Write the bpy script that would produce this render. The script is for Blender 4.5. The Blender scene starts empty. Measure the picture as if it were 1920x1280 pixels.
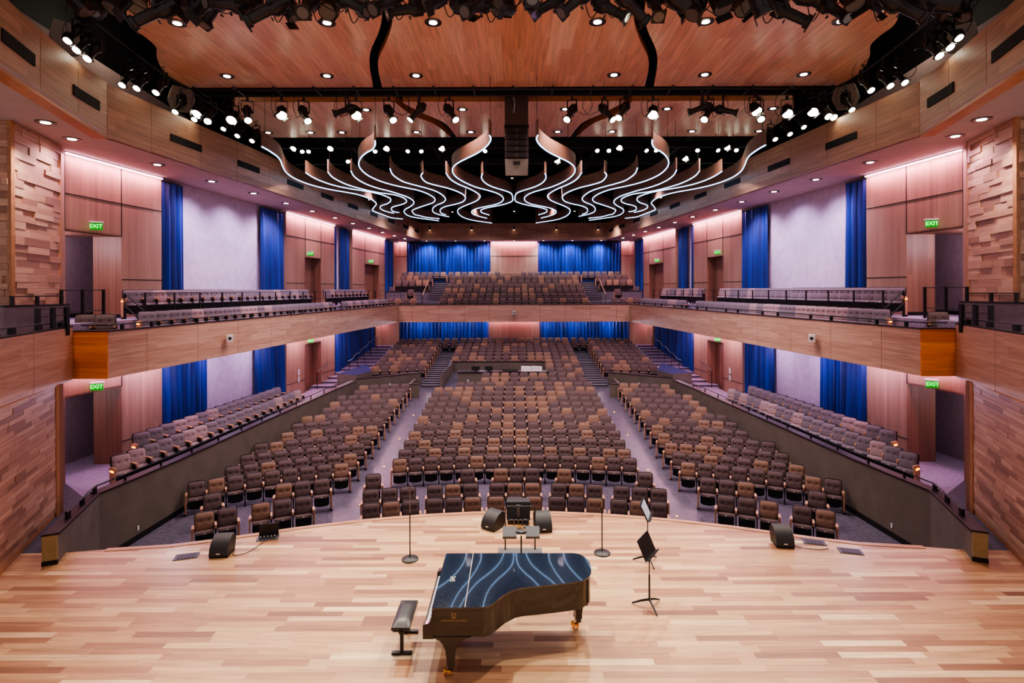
import bpy, math, random
from mathutils import Vector, Matrix
C = bpy.context.scene.collection
PI = math.pi
rnd = random.Random(7)

# ------------------------------------------------------------------ materials
def lin(c):
    return tuple(((v / 12.92) if v <= .04045 else ((v + .055) / 1.055) ** 2.4) for v in c) + (1.0,)

def newmat(name):
    m = bpy.data.materials.new(name); m.use_nodes = True
    nt = m.node_tree; b = nt.nodes['Principled BSDF']
    return m, nt, b

def N(nt, typ, **k):
    n = nt.nodes.new(typ)
    for a, v in k.items(): setattr(n, a, v)
    return n

def math_(nt, op, a, b=None, c=None):
    n = nt.nodes.new('ShaderNodeMath'); n.operation = op
    for i, v in enumerate((a, b, c)):
        if v is None: continue
        if isinstance(v, (int, float)): n.inputs[i].default_value = v
        else: nt.links.new(v, n.inputs[i])
    return n.outputs[0]

def plain(name, col, rough=.6, metal=0., noise=0., scale=8., sheen=0., coat=0., spec=None):
    m, nt, b = newmat(name)
    b.inputs['Base Color'].default_value = lin(col)
    b.inputs['Roughness'].default_value = rough
    b.inputs['Metallic'].default_value = metal
    if sheen: b.inputs['Sheen Weight'].default_value = sheen
    if coat: b.inputs['Coat Weight'].default_value = coat
    if spec is not None: b.inputs['Specular IOR Level'].default_value = spec
    if noise:
        tc = N(nt, 'ShaderNodeTexCoord'); nz = N(nt, 'ShaderNodeTexNoise')
        nz.inputs['Scale'].default_value = scale; nz.inputs['Detail'].default_value = 5
        nt.links.new(tc.outputs['Object'], nz.inputs['Vector'])
        cr = N(nt, 'ShaderNodeValToRGB')
        cr.color_ramp.elements[0].position = .3; cr.color_ramp.elements[1].position = .7
        cr.color_ramp.elements[0].color = lin(tuple(max(0, v * (1 - noise)) for v in col))
        cr.color_ramp.elements[1].color = lin(tuple(min(1, v * (1 + noise)) for v in col))
        nt.links.new(nz.outputs['Fac'], cr.inputs['Fac'])
        nt.links.new(cr.outputs['Color'], b.inputs['Base Color'])
    return m

def emit(name, col, s):
    m, nt, b = newmat(name)
    b.inputs['Base Color'].default_value = lin(col)
    b.inputs['Emission Color'].default_value = lin(col)
    b.inputs['Emission Strength'].default_value = s
    return m

def wood(name, cols, w=.15, l=1.4, rough=.4, grain=(1.2, 26.), gamt=.35, groove=.0, coat=0., swap=False, bump=0.):
    """boards laid along U (metres), w wide and l long, random tint per board plus stretched grain"""
    m, nt, b = newmat(name)
    uv = N(nt, 'ShaderNodeUVMap'); sep = N(nt, 'ShaderNodeSeparateXYZ')
    nt.links.new(uv.outputs[0], sep.inputs[0])
    u, v = sep.outputs[0], sep.outputs[1]
    if swap: u, v = v, u
    vw = math_(nt, 'DIVIDE', v, w); row = math_(nt, 'FLOOR', vw)
    wn = N(nt, 'ShaderNodeTexWhiteNoise', noise_dimensions='1D'); nt.links.new(row, wn.inputs['W'])
    ul = math_(nt, 'ADD', math_(nt, 'DIVIDE', u, l), math_(nt, 'MULTIPLY', wn.outputs['Value'], 17.3))
    col_i = math_(nt, 'FLOOR', ul)
    cb = N(nt, 'ShaderNodeCombineXYZ'); nt.links.new(row, cb.inputs[0]); nt.links.new(col_i, cb.inputs[1])
    w2 = N(nt, 'ShaderNodeTexWhiteNoise', noise_dimensions='3D'); nt.links.new(cb.outputs[0], w2.inputs['Vector'])
    cr = N(nt, 'ShaderNodeValToRGB'); el = cr.color_ramp.elements
    el[0].color = lin(cols[0]); el[1].color = lin(cols[-1])
    for i, c in enumerate(cols[1:-1]):
        e = el.new((i + 1) / (len(cols) - 1)); e.color = lin(c)
    nt.links.new(w2.outputs['Value'], cr.inputs['Fac'])
    g = N(nt, 'ShaderNodeCombineXYZ')
    nt.links.new(math_(nt, 'MULTIPLY', u, grain[0]), g.inputs[0])
    nt.links.new(math_(nt, 'MULTIPLY', v, grain[1]), g.inputs[1])
    nt.links.new(math_(nt, 'MULTIPLY', w2.outputs['Value'], 37.), g.inputs[2])
    nz = N(nt, 'ShaderNodeTexNoise'); nz.inputs['Scale'].default_value = 1.; nz.inputs['Detail'].default_value = 4
    nz.inputs['Distortion'].default_value = .6
    nt.links.new(g.outputs[0], nz.inputs['Vector'])
    f = N(nt, 'ShaderNodeMapRange'); f.inputs['From Min'].default_value = .3; f.inputs['From Max'].default_value = .7
    f.inputs['To Min'].default_value = 1 - gamt; f.inputs['To Max'].default_value = 1 + gamt * .35
    nt.links.new(nz.outputs['Fac'], f.inputs['Value'])
    fac = f.outputs[0]
    if groove:
        fr = math_(nt, 'FRACT', vw)
        gg = math_(nt, 'GREATER_THAN', fr, groove)
        fac = math_(nt, 'MULTIPLY', fac, math_(nt, 'ADD', math_(nt, 'MULTIPLY', gg, .3), .7))
    vm = N(nt, 'ShaderNodeVectorMath', operation='SCALE')
    nt.links.new(cr.outputs['Color'], vm.inputs[0]); nt.links.new(fac, vm.inputs['Scale'])
    nt.links.new(vm.outputs[0], b.inputs['Base Color'])
    b.inputs['Roughness'].default_value = rough
    if coat: b.inputs['Coat Weight'].default_value = coat; b.inputs['Coat Roughness'].default_value = .25
    return m

M = {}
M['stage'] = wood('stage_planks', [(.56, .385, .275), (.71, .52, .375), (.83, .66, .48), (.75, .565, .41), (.66, .47, .335), (.86, .70, .52), (.79, .61, .45), (.96, .84, .66)], .135, 1.25, .36, (1.0, 14.), .3, .03, .2)
M['lip'] = wood('stage_lip', [(.80, .60, .45), (.74, .54, .40)], .2, 2., .4)
M['fascia'] = wood('fascia_veneer', [(.81, .64, .54), (.76, .58, .48), (.84, .67, .57)], .22, 2.6, .5, (.9, 17.), .3)
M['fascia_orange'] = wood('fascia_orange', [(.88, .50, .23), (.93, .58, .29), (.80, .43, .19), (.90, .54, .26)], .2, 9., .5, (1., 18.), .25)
M['band'] = wood('ring_veneer', [(.74, .57, .45), (.67, .51, .40), (.79, .62, .50)], .24, 3., .5, (.8, 16.), .3)
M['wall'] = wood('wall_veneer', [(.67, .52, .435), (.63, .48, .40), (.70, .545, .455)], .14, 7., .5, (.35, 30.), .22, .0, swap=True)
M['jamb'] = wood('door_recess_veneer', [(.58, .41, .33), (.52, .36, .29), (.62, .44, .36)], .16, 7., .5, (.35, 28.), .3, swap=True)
M['cloud'] = wood('cloud_veneer', [(.96, .70, .545), (.91, .64, .485), (.99, .76, .60), (.94, .67, .515)], .32, 3.1, .34, (.7, 12.), .26, .012, swap=True)
M['cloud_edge'] = wood('cloud_edge', [(.74, .45, .26), (.68, .41, .24)], .3, 3., .4)
M['ribbon'] = wood('ribbon_veneer', [(.52, .36, .28), (.47, .32, .25)], .5, 4., .5, (.8, 14.), .25)
for i, c in enumerate([(.79, .62, .52), (.70, .52, .43), (.60, .43, .35), (.75, .57, .47)]):
    M['block%d' % i] = wood('wood_block_%d' % i, [c, tuple(v * .95 for v in c)], .5, 3., .5, (1., 22.), .25)
M['block_edge'] = plain('wood_frame_edge', (.66, .45, .31), .5, noise=.08, scale=5)
M['seam'] = plain('dark_seam', (.16, .10, .09), .8)
M['soffit'] = plain('soffit_paint', (.76, .66, .63), .8, noise=.03, scale=1.5)
M['soffit2'] = plain('balcony_soffit', (.66, .56, .55), .8)
M['plaster'] = plain('plaster', (.79, .71, .79), .85, noise=.045, scale=3.5)
M['passage'] = plain('passage_wall', (.56, .48, .52), .85, noise=.05, scale=6)
M['black'] = plain('black_void', (.07, .062, .06), .8)
M['blackmetal'] = plain('black_metal', (.06, .055, .055), .45)
M['fixture'] = plain('fixture_black', (.17, .145, .135), .38, metal=.3)
M['iron'] = plain('rail_black', (.055, .045, .05), .4)
M['capwood'] = plain('dark_cap', (.14, .08, .08), .45, noise=.1)
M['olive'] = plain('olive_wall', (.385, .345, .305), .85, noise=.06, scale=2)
M['olive_lit'] = plain('olive_end_lit', (.60, .52, .36), .8, noise=.05)  # lit end face of the olive wall, its light put into a paler colour
M['base_black'] = plain('baseboard', (.07, .06, .065), .6)
M['carpet'] = plain('carpet', (.33, .30, .355), .95, noise=.16, scale=14)
M['carpet_light'] = plain('carpet_light', (.58, .52, .62), .95, noise=.1, scale=12)
M['concrete'] = plain('aisle_floor', (.355, .335, .385), .27, noise=.07, scale=5)
M['navy'] = plain('navy_carpet', (.10, .12, .34), .95, noise=.12, scale=10)
M['step'] = plain('step_carpet', (.40, .38, .42), .95, noise=.08, scale=8)
M['nosing'] = plain('step_nosing', (.16, .15, .17), .8)
M['seat_wood'] = wood('seat_wood', [(.80, .60, .47), (.74, .54, .42)], .3, .6, .4, (3., 40.), .15)
M['seat_black'] = plain('seat_plastic', (.045, .04, .045), .5)
M['tan'] = plain('fabric_tan', (.525, .405, .335), .9, noise=.06, scale=40, sheen=.06)
M['brown'] = plain('fabric_brown', (.375, .305, .295), .9, noise=.06, scale=40, sheen=.06)
M['grey'] = plain('fabric_grey', (.44, .385, .42), .9, noise=.05, scale=40, sheen=.25)
M['rose'] = plain('fabric_rose', (.60, .49, .50), .9, noise=.05, scale=40, sheen=.25)
M['plate'] = plain('number_plate', (.85, .82, .75), .4)
M['amber'] = emit('amber_aisle_lamp', (1., .66, .05), 5.)
M['lamp'] = emit('lamp_white', (1., .97, .86), 16.)
M['lamp_dim'] = emit('lamp_dim', (1., .86, .82), 9.)
M['star'] = emit('star_lamp', (1., .85, .72), 10.)
M['led'] = emit('led_strip', (.66, .82, 1.), 5.)
M['cove'] = emit('cove_pink', (1., .78, .88), 5.5)
M['exit'] = emit('exit_green', (.0, .50, .08), .9)
M['exit_t'] = emit('exit_letter', (.30, 1., .42), 3.0)
M['lens_off'] = plain('lens_glass', (.40, .36, .33), .15, coat=.6)
M['gold'] = plain('brass', (.86, .60, .25), .25, metal=1.)
M['gold_paint'] = plain('gold_lettering', (.66, .52, .34), .5, metal=.2)
M['piano_lid'] = plain('piano_lid_gloss', (.10, .125, .185), .13, coat=1., spec=.7)
M['piano'] = plain('piano_satin', (.16, .135, .11), .3, coat=.4)
M['ivory'] = plain('piano_white_key', (.90, .88, .90), .25)
M['leather'] = plain('bench_leather', (.17, .17, .175), .38, noise=.08, scale=20)
M['rubber'] = plain('speaker_grille', (.15, .145, .15), .55)
M['speaker_side'] = plain('speaker_cabinet', (.11, .105, .11), .5)
M['steel'] = plain('steel', (.55, .54, .56), .3, metal=.9)
M['white'] = plain('white_plastic', (.85, .83, .82), .45)
M['greymetal'] = plain('grey_plate', (.30, .30, .31), .45, metal=.3)
M['podium'] = plain('podium_carpet', (.38, .37, .38), .9, noise=.06)
M['paper'] = plain('sheet_music', (.72, .76, .82), .7)
M['orange_cable'] = plain('cable_orange', (.85, .55, .15), .5)
M['array'] = plain('line_array_paint', (.30, .22, .19), .6)
M['array_dark'] = plain('line_array_grille', (.14, .10, .09), .6)
M['sidespk'] = plain('side_speaker', (.55, .50, .45), .6)
M['bluestripe'] = plain('blue', (.1, .2, .5), .7)

def curtain_mat():
    m, nt, b = newmat('blue_velvet')
    uv = N(nt, 'ShaderNodeUVMap'); mp = N(nt, 'ShaderNodeMapping'); mp.inputs['Scale'].default_value = (2.2, .12, 1)
    nz = N(nt, 'ShaderNodeTexNoise'); nz.inputs['Scale'].default_value = 1.6; nz.inputs['Detail'].default_value = 3
    nt.links.new(uv.outputs[0], mp.inputs[0]); nt.links.new(mp.outputs[0], nz.inputs['Vector'])
    cr = N(nt, 'ShaderNodeValToRGB'); e = cr.color_ramp.elements
    e[0].position = .32; e[0].color = lin((.008, .07, .30)); e[1].position = .68; e[1].color = lin((.05, .24, .64))
    nt.links.new(nz.outputs['Fac'], cr.inputs['Fac']); nt.links.new(cr.outputs['Color'], b.inputs['Base Color'])
    b.inputs['Roughness'].default_value = .55; b.inputs['Sheen Weight'].default_value = .3
    b.inputs['Sheen Tint'].default_value = lin((.45, .55, 1.))
    return m
M['velvet'] = curtain_mat()

# ------------------------------------------------------------------ mesh builder
class MB:
    def __init__(s): s.v = []; s.f = []; s.m = []; s.u = []; s.mats = []
    def mi(s, k):
        if k not in s.mats: s.mats.append(k)
        return s.mats.index(k)
    def face(s, pts, k, uvs=None):
        n = len(s.v); s.v += [tuple(p) for p in pts]; s.f.append(tuple(range(n, n + len(pts)))); s.m.append(s.mi(k))
        if uvs is None:
            a, b, c = Vector(pts[0]), Vector(pts[1]), Vector(pts[2]); nr = (b - a).cross(c - a)
            if nr.length < 1e-12: nr = Vector((0, 0, 1))
            nr.normalize()
            if abs(nr.z) > .6: uvs = [(p[0], p[1]) for p in pts]
            else:
                t = Vector((-nr.y, nr.x, 0)); t.normalize()
                if abs(t.x) > abs(t.y):
                    if t.x < 0: t = -t
                elif t.y < 0: t = -t
                uvs = [(Vector(p).dot(t), p[2]) for p in pts]
        s.u += list(uvs)
    def hexa(s, P, k, skip=()):
        F = [(0, 3, 2, 1), (4, 5, 6, 7), (0, 1, 5, 4), (1, 2, 6, 5), (2, 3, 7, 6), (3, 0, 4, 7)]
        for i, f in enumerate(F):
            if i in skip: continue
            s.face([P[j] for j in f], k)
    def box(s, x0, x1, y0, y1, z0, z1, k, M4=None):
        P = [(x0, y0, z0), (x1, y0, z0), (x1, y1, z0), (x0, y1, z0), (x0, y0, z1), (x1, y0, z1), (x1, y1, z1), (x0, y1, z1)]
        if M4 is not None: P = [tuple(M4 @ Vector(p)) for p in P]
        s.hexa(P, k)
    def prism(s, poly, z0, z1, k, top=None, bot=None):
        a = sum(poly[i][0] * poly[(i + 1) % len(poly)][1] - poly[(i + 1) % len(poly)][0] * poly[i][1] for i in range(len(poly)))
        if a < 0: poly = poly[::-1]
        n = len(poly); zt = z1 if callable(z1) else (lambda p: z1); zb = z0 if callable(z0) else (lambda p: z0)
        s.face([(p[0], p[1], zt(p)) for p in poly], top or k)
        s.face([(p[0], p[1], zb(p)) for p in poly[::-1]], bot or k)
        for i in range(n):
            p, q = poly[i], poly[(i + 1) % n]
            s.face([(p[0], p[1], zb(p)), (q[0], q[1], zb(q)), (q[0], q[1], zt(q)), (p[0], p[1], zt(p))], k)
    def wall(s, p, q, z0, z1, k, th=.12, side=1):
        """vertical slab from p to q, thickness th to the left (side=1) or right of p->q"""
        d = Vector((q[0] - p[0], q[1] - p[1])); d.normalize(); n = Vector((-d.y, d.x)) * th * side
        s.prism([(p[0], p[1]), (q[0], q[1]), (q[0] + n.x, q[1] + n.y), (p[0] + n.x, p[1] + n.y)], z0, z1, k)
    def tube(s, pts, r, k, n=8, caps=True):
        pts = [Vector(p) for p in pts]; rings = []
        rr = r if isinstance(r, (list, tuple)) else [r] * len(pts)
        up = None
        for i, p in enumerate(pts):
            a = pts[max(0, i - 1)]; b = pts[min(len(pts) - 1, i + 1)]
            if i and i < len(pts) - 1 and (pts[i + 1] - p).length < 1e-9: b = pts[i]
            t = (b - a)
            if t.length < 1e-9: t = Vector((0, 0, 1))
            t.normalize()
            ref = up if up is not None else (Vector((0, 0, 1)) if abs(t.z) < .9 else Vector((1, 0, 0)))
            x = t.cross(ref)
            if x.length < 1e-6: x = t.cross(Vector((0, 1, 0)))
            x.normalize(); y = x.cross(t); up = y
            rings.append([tuple(p + (x * math.cos(2 * PI * j / n) + y * math.sin(2 * PI * j / n)) * rr[i]) for j in range(n)])
        for i in range(len(rings) - 1):
            for j in range(n):
                s.face([rings[i][j], rings[i][(j + 1) % n], rings[i + 1][(j + 1) % n], rings[i + 1][j]], k, [(0, 0), (0, .1), (.1, .1), (.1, 0)])
        if caps:
            s.face(rings[0][::-1], k, [(0, 0)] * n); s.face(rings[-1], k, [(0, 0)] * n)
    def cyl(s, p, q, r, k, n=12, r2=None):
        s.tube([p, q], [r, r if r2 is None else r2], k, n)
    def add(s, other, T):
        o = len(s.v); mp = [s.mi(k) for k in other.mats]
        s.v += [tuple(T @ Vector(p)) for p in other.v]
        s.f += [tuple(i + o for i in f) for f in other.f]; s.m += [mp[i] for i in other.m]; s.u += other.u
    def mesh(s, name, smooth=False):
        me = bpy.data.meshes.new(name); me.from_pydata(s.v, [], s.f)
        for k in s.mats: me.materials.append(M[k])
        me.polygons.foreach_set('material_index', s.m)
        uv = me.uv_layers.new(name='UVMap'); flat = [c for p in s.u for c in p]; uv.data.foreach_set('uv', flat)
        if smooth:
            import bmesh
            bm = bmesh.new(); bm.from_mesh(me); bmesh.ops.remove_doubles(bm, verts=bm.verts, dist=1e-5); bm.to_mesh(me); bm.free()
            me.polygons.foreach_set('use_smooth', [True] * len(me.polygons))
            try: me.set_sharp_from_angle(angle=math.radians(42))
            except Exception: pass
        me.update(); return me
    def build(s, name, parent=None, smooth=False, loc=None):
        o = bpy.data.objects.new(name, s.mesh(name, smooth)); C.objects.link(o)
        if parent is not None: o.parent = parent
        if loc is not None: o.location = loc
        return o

def tag(o, label=None, cat=None, group=None, kind=None):
    if label: o['label'] = label
    if cat: o['category'] = cat
    if group: o['group'] = group
    if kind: o['kind'] = kind
    return o
def empty(name, loc=(0, 0, 0), rz=0., label=None, cat=None, group=None):
    o = bpy.data.objects.new(name, None); C.objects.link(o); o.location = loc; o.rotation_euler = (0, 0, rz); o.empty_display_size = .1
    return tag(o, label, cat, group)
def struct(mb, name, smooth=False):
    o = mb.build(name, smooth=smooth); o['kind'] = 'structure'; return o
def mesh_obj(name, me, parent, loc=(0, 0, 0), rot=None):
    o = bpy.data.objects.new(name, me); C.objects.link(o); o.parent = parent; o.location = loc
    if rot is not None: o.rotation_euler = rot
    return o
ORD = ['zeroth', 'first', 'second', 'third', 'fourth', 'fifth', 'sixth', 'seventh', 'eighth', 'ninth', 'tenth', 'eleventh', 'twelfth', 'thirteenth', 'fourteenth', 'fifteenth', 'sixteenth', 'seventeenth', 'eighteenth', 'nineteenth', 'twentieth', 'twenty-first', 'twenty-second', 'twenty-third', 'twenty-fourth', 'twenty-fifth', 'twenty-sixth', 'twenty-seventh', 'twenty-eighth', 'twenty-ninth', 'thirtieth']

def text_mesh(txt, size, mat, name):
    cu = bpy.data.curves.new(name, 'FONT'); cu.body = txt; cu.size = size; cu.align_x = 'CENTER'; cu.align_y = 'CENTER'; cu.extrude = .0015
    to = bpy.data.objects.new('tmp_text', cu); C.objects.link(to)
    bpy.context.view_layer.update()
    me = bpy.data.meshes.new_from_object(to.evaluated_get(bpy.context.evaluated_depsgraph_get()))
    bpy.data.objects.remove(to); me.name = name; me.materials.clear(); me.materials.append(M[mat]); return me

SIDES = (-1, 1)
SN = {-1: 'left', 1: 'right'}
def LX(a, Y, s): return s * (a - .1 * Y)          # splayed side lines of the hall
AW = 14.2                                        # side walls
AF = 11.9                                        # balcony front and ceiling ring
YB = 46.0                                        # back wall upstairs
YL = 41.9                                        # back wall downstairs
ZS = 9.35                                        # ring soffit

# ------------------------------------------------------------------ camera
cam = bpy.data.cameras.new('camera'); co = bpy.data.objects.new('camera', cam); C.objects.link(co)
co.location = (0, 0, 5.4); cam.sensor_width = 36; cam.lens = 19.5; cam.sensor_fit = 'HORIZONTAL'
cam.shift_x = -4 / 1920; cam.shift_y = -98 / 1920; cam.clip_end = 200
co.rotation_euler = (Matrix.Rotation(math.radians(90), 3, 'X') @ Matrix.Rotation(-.0032, 3, 'Z')).to_euler()
bpy.context.scene.camera = co

# ------------------------------------------------------------------ floor profile of the stalls
RT = [(0, -.57), (15.8, -.57), (16.9, -.57), (18.0, -.47), (19.2, -.40), (20.15, -.37), (21.1, -.30), (22.05, -.20), (23., -.115), (23.95, -.02), (24.9, .06),
      (25.85, .15), (26.8, .22), (27.75, .30), (28.7, .36), (29.65, .44), (30.6, .52), (31.55, .64), (32.5, .79), (33.45, .91), (34.4, 1.03),
      (35.35, 1.14), (36.3, 1.25), (37.25, 1.39), (38.2, 1.48), (39.15, 1.58), (40.1, 1.68), (41.05, 1.81), (60, 1.9)]
SEATH = .87
def ztop(R):
    for (a, b), (c, d) in zip(RT, RT[1:]):
        if a <= R <= c: return b + (d - b) * (R - a) / (c - a)
    return RT[-1][1]
def zf(R): return ztop(R) - SEATH
ROWR = [0] + [r for r, _ in RT[1:-1]]             # ROWR[1] is the front row

# stage
EDGE = [(-8.52, 11.58), (-7.29, 11.75), (-6.52, 11.99), (-5.7, 12.3), (-4.91, 12.6), (-3.8, 12.94), (-2.9, 13.15), (-1.99, 13.31), (-1., 13.43), (0, 13.47),
        (1., 13.43), (1.99, 13.31), (2.9, 13.15), (3.8, 12.94), (4.91, 12.6), (5.7, 12.3), (6.52, 11.99), (7.29, 11.75), (8.52, 11.58)]
mb = MB()
poly = [(-14, 2), (14, 2), (14, 11.2), (9.2, 11.45)] + EDGE[::-1] + [(-9.2, 11.45), (-14, 11.2)]
mb.prism(poly, -1.5, 0, 'base_black', top='stage')
struct(mb, 'floor')
mb = MB()                                         # lighter nosing strip along the curved edge
for p, q in zip(EDGE, EDGE[1:]):
    d = Vector((q[0] - p[0], q[1] - p[1])); d.normalize(); n = Vector((-d.y, d.x))
    a = [(p[0] - n.x * .10, p[1] - n.y * .10), (q[0] - n.x * .10, q[1] - n.y * .10), (q[0] + n.x * .03, q[1] + n.y * .03), (p[0] + n.x * .03, p[1] + n.y * .03)]
    mb.prism(a, -.12, .012, 'lip')
struct(mb, 'trim_1')

# stalls floor (grid following the rake), aisles in polished concrete
def wallx(Y):                                      # loge wall line
    return 12.08 - .126 * Y if Y > 13.8 else 10.34
mb = MB()
xs = [-11.5, -10.2, -9., -8., -6.8, -5.55, -4.85, -4.15, -2.8, -1.4, 0, 1.4, 2.8, 4.15, 4.85, 5.55, 6.8, 8., 9., 10.2, 11.5]
ys = [11.4 + .6 * i for i in range(52)]
for j in range(len(ys) - 1):
    for i in range(len(xs) - 1):
        xm = abs(xs[i] + xs[i + 1]) / 2; ym = ys[j]
        k = 'concrete' if (4.15 < xm < 5.55 and ym > 14.4) else 'carpet'
        q = [(xs[i], ys[j]), (xs[i + 1], ys[j]), (xs[i + 1], ys[j + 1]), (xs[i], ys[j + 1])]
        if max(abs(p[0]) for p in q) > wallx(ys[j]) + 1.4 : continue
        mb.face([(x, y, zf(math.hypot(x, y)) - .005) for x, y in q], k)
struct(mb, 'floor', smooth=True)

# stepped aisles in the rear half
for s in SIDES:
    mb = MB(); y = 31.4
    while y < 41.6:
        z = zf(y + 1.1) + .04
        x0, x1 = 4.02, 5.3
        mb.box(min(s * x0, s * x1), max(s * x0, s * x1), y, y + .49, z - .6, z, 'step')
        mb.box(min(s * x0, s * x1), max(s * x0, s * x1), y - .012, y + .04, z - .05, z + .004, 'nosing')
        y += .475
    struct(mb, 'floor')

# ------------------------------------------------------------------ side walls, doors, recesses
def gy(lst): return lst
YSEG = dict(d0=15.6, d1=17.58, c0=19.3, c1=20.5, c1L=21.25, p1=25.7, p1L=25.2, c2=27.8, m0=29.8, m1=31.7, w2=33.5, t0=34.0, t1=34.75, w3=36.3, f0=38.5, f1=41.4, w4=42.6)
for s in SIDES:
    X = lambda Y, s=s, off=0: s * (AW + off - .1 * Y)
    mb = MB()
    def panel(Y0, Y1, z0, z1, k, off=0., th=.12):
        p, q = (X(Y0, off=off), Y0), (X(Y1, off=off), Y1)
        mb.wall(p, q, z0, z1, k, th, side=(1 if s < 0 else -1))
    D = YSEG
    UP0, UPZ, LW0, LWZ = 4.3, 9.32, -.6, 3.16
    # upstairs
    panel(D['d0'] - .5, D['d0'], UP0, UPZ, 'wall'); panel(D['d0'], D['d1'], 7.1, UPZ, 'wall'); panel(D['d1'], D['c0'], UP0, UPZ, 'wall')
    panel(D['c0'], D['c2'], UP0, UPZ + .1, 'plaster', off=.28)
    panel(D['c2'], D['m0'], UP0, UPZ, 'wall'); panel(D['m0'], D['m1'], 7.15, UPZ, 'wall'); panel(D['m1'], D['w2'], UP0, UPZ, 'wall')
    panel(D['w2'], D['w3'], UP0, UPZ + .1, 'plaster', off=.28)
    panel(D['w3'], D['f0'], UP0, UPZ, 'wall'); panel(D['f0'], D['f1'], 7.18, UPZ, 'wall'); panel(D['f1'], D['w4'], UP0, UPZ, 'wall')
    panel(D['w4'], 44.8, UP0, UPZ + .1, 'plaster', off=.28); panel(44.8, YB, UP0, UPZ, 'wall')
    # downstairs
    panel(D['d0'] - .5, D['d0'], LW0, LWZ, 'wall'); panel(D['d0'], D['d1'], 2.37, LWZ, 'wall'); panel(D['d1'], D['c0'], LW0, LWZ, 'wall')
    panel(D['c0'], D['c2'], LW0, LWZ, 'plaster', off=.28)
    panel(D['c2'], D['m0'], LW0, LWZ, 'wall'); panel(D['m0'], D['m1'], 2.45, LWZ, 'wall'); panel(D['m1'], D['w2'], LW0, LWZ, 'wall')
    panel(D['w2'], 40.6, LW0, LWZ, 'wall', off=.28); panel(40.6, YL, LW0, LWZ, 'wall')
    # door recesses : jambs (far side faces the stage), backs
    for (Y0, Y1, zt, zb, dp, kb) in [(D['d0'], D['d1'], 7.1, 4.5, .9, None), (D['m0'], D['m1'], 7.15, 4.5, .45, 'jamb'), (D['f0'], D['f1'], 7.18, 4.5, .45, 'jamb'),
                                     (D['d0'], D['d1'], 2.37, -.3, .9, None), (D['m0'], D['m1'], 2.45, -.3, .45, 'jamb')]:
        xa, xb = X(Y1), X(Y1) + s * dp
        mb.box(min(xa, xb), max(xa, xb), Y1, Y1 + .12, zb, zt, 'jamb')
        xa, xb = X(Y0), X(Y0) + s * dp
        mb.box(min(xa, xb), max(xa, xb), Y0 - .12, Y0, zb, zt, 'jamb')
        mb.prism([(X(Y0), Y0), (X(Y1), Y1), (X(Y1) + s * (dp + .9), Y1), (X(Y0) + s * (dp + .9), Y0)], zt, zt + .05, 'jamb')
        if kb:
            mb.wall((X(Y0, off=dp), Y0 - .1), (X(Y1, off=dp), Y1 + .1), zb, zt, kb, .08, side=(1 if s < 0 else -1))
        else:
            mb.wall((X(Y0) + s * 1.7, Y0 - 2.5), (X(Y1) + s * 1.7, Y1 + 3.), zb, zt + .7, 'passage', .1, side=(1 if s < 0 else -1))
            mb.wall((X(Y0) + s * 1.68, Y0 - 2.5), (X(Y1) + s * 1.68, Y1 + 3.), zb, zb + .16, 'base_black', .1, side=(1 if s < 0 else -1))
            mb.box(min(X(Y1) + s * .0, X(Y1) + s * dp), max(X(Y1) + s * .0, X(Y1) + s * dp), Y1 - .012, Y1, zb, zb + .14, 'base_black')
    # seams between panels
    e = -.012
    for Y in [D['d1'], D['d0']]: panel(Y - .012, Y + .012, 7.1, UPZ, 'seam', off=e, th=.02)
    for Y in [D['m0'], D['m1'], D['f0'], D['f1']]: panel(Y - .015, Y + .015, 7.18, UPZ, 'seam', off=e, th=.02)
    for (a, b) in [(D['d0'] - .5, D['c0']), (D['c2'], D['w2']), (D['w3'], D['w4']), (44.8, YB)]: panel(a, b, 8.13, 8.16, 'seam', off=e, th=.02)
    for (a, b) in [(D['d0'] - .5, D['d0']), (D['d1'], D['c0']), (D['c2'], D['m0']), (D['m1'], D['w2']), (D['w3'], D['f0']), (D['f1'], D['w4'])]: panel(a, b, 5.74, 5.765, 'seam', off=e, th=.02)
    for (a, b) in [(D['d1'], D['c0']), (D['c2'], D['m0']), (D['m1'], D['w2'])]: panel(a, b, .60, .625, 'seam', off=e, th=.02)
    panel(D['d1'] - .012, D['d1'] + .012, 2.37, LWZ, 'seam', off=e, th=.02)
    # returns where curtains pocket
    for Y in [D['c0'], D['c2'], D['w2'], D['w3'], D['w4'], 44.8]:
        xa, xb = X(Y), X(Y) + s * .3; mb.box(min(xa, xb), max(xa, xb), Y - .01, Y + .01, UP0, UPZ, 'wall')
    for Y in [D['c0'], D['c2'], D['w2'], 40.6]:
        xa, xb = X(Y), X(Y) + s * .3; mb.box(min(xa, xb), max(xa, xb), Y - .01, Y + .01, LW0, LWZ, 'wall')
    struct(mb, 'wall_' + SN[s])

# back walls
mb = MB()
xr = AW - .1 * YB
mb.box(-xr - .3, xr + .3, YB, YB + .2, 3, 9.5, 'wall')
mb.box(-1.97, 1.97, YB - .12, YB, 4, 9.32, 'wall'); mb.box(-1.97, 1.97, YB - .135, YB - .12, 8.13, 8.16, 'seam')
for s in SIDES:
    a, b = sorted((s * 8.86, s * (xr + .1))); mb.box(a, b, YB - .12, YB, 4, 9.32, 'wall'); mb.box(a, b, YB - .135, YB - .12, 8.13, 8.16, 'seam')
xl = AW - .1 * YL
mb.box(-xl - .3, xl + .3, YL, YL + .2, -1, 3.2, 'wall')
mb.box(-1.92, 1.92, YL - .12, YL, 0, 3.16, 'jamb')
for s in SIDES:
    a, b = sorted((s * 8.66, s * (xl + .1))); mb.box(a, b, YL - .12, YL, 0, 3.16, 'wall')
struct(mb, 'wall_back')

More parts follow.
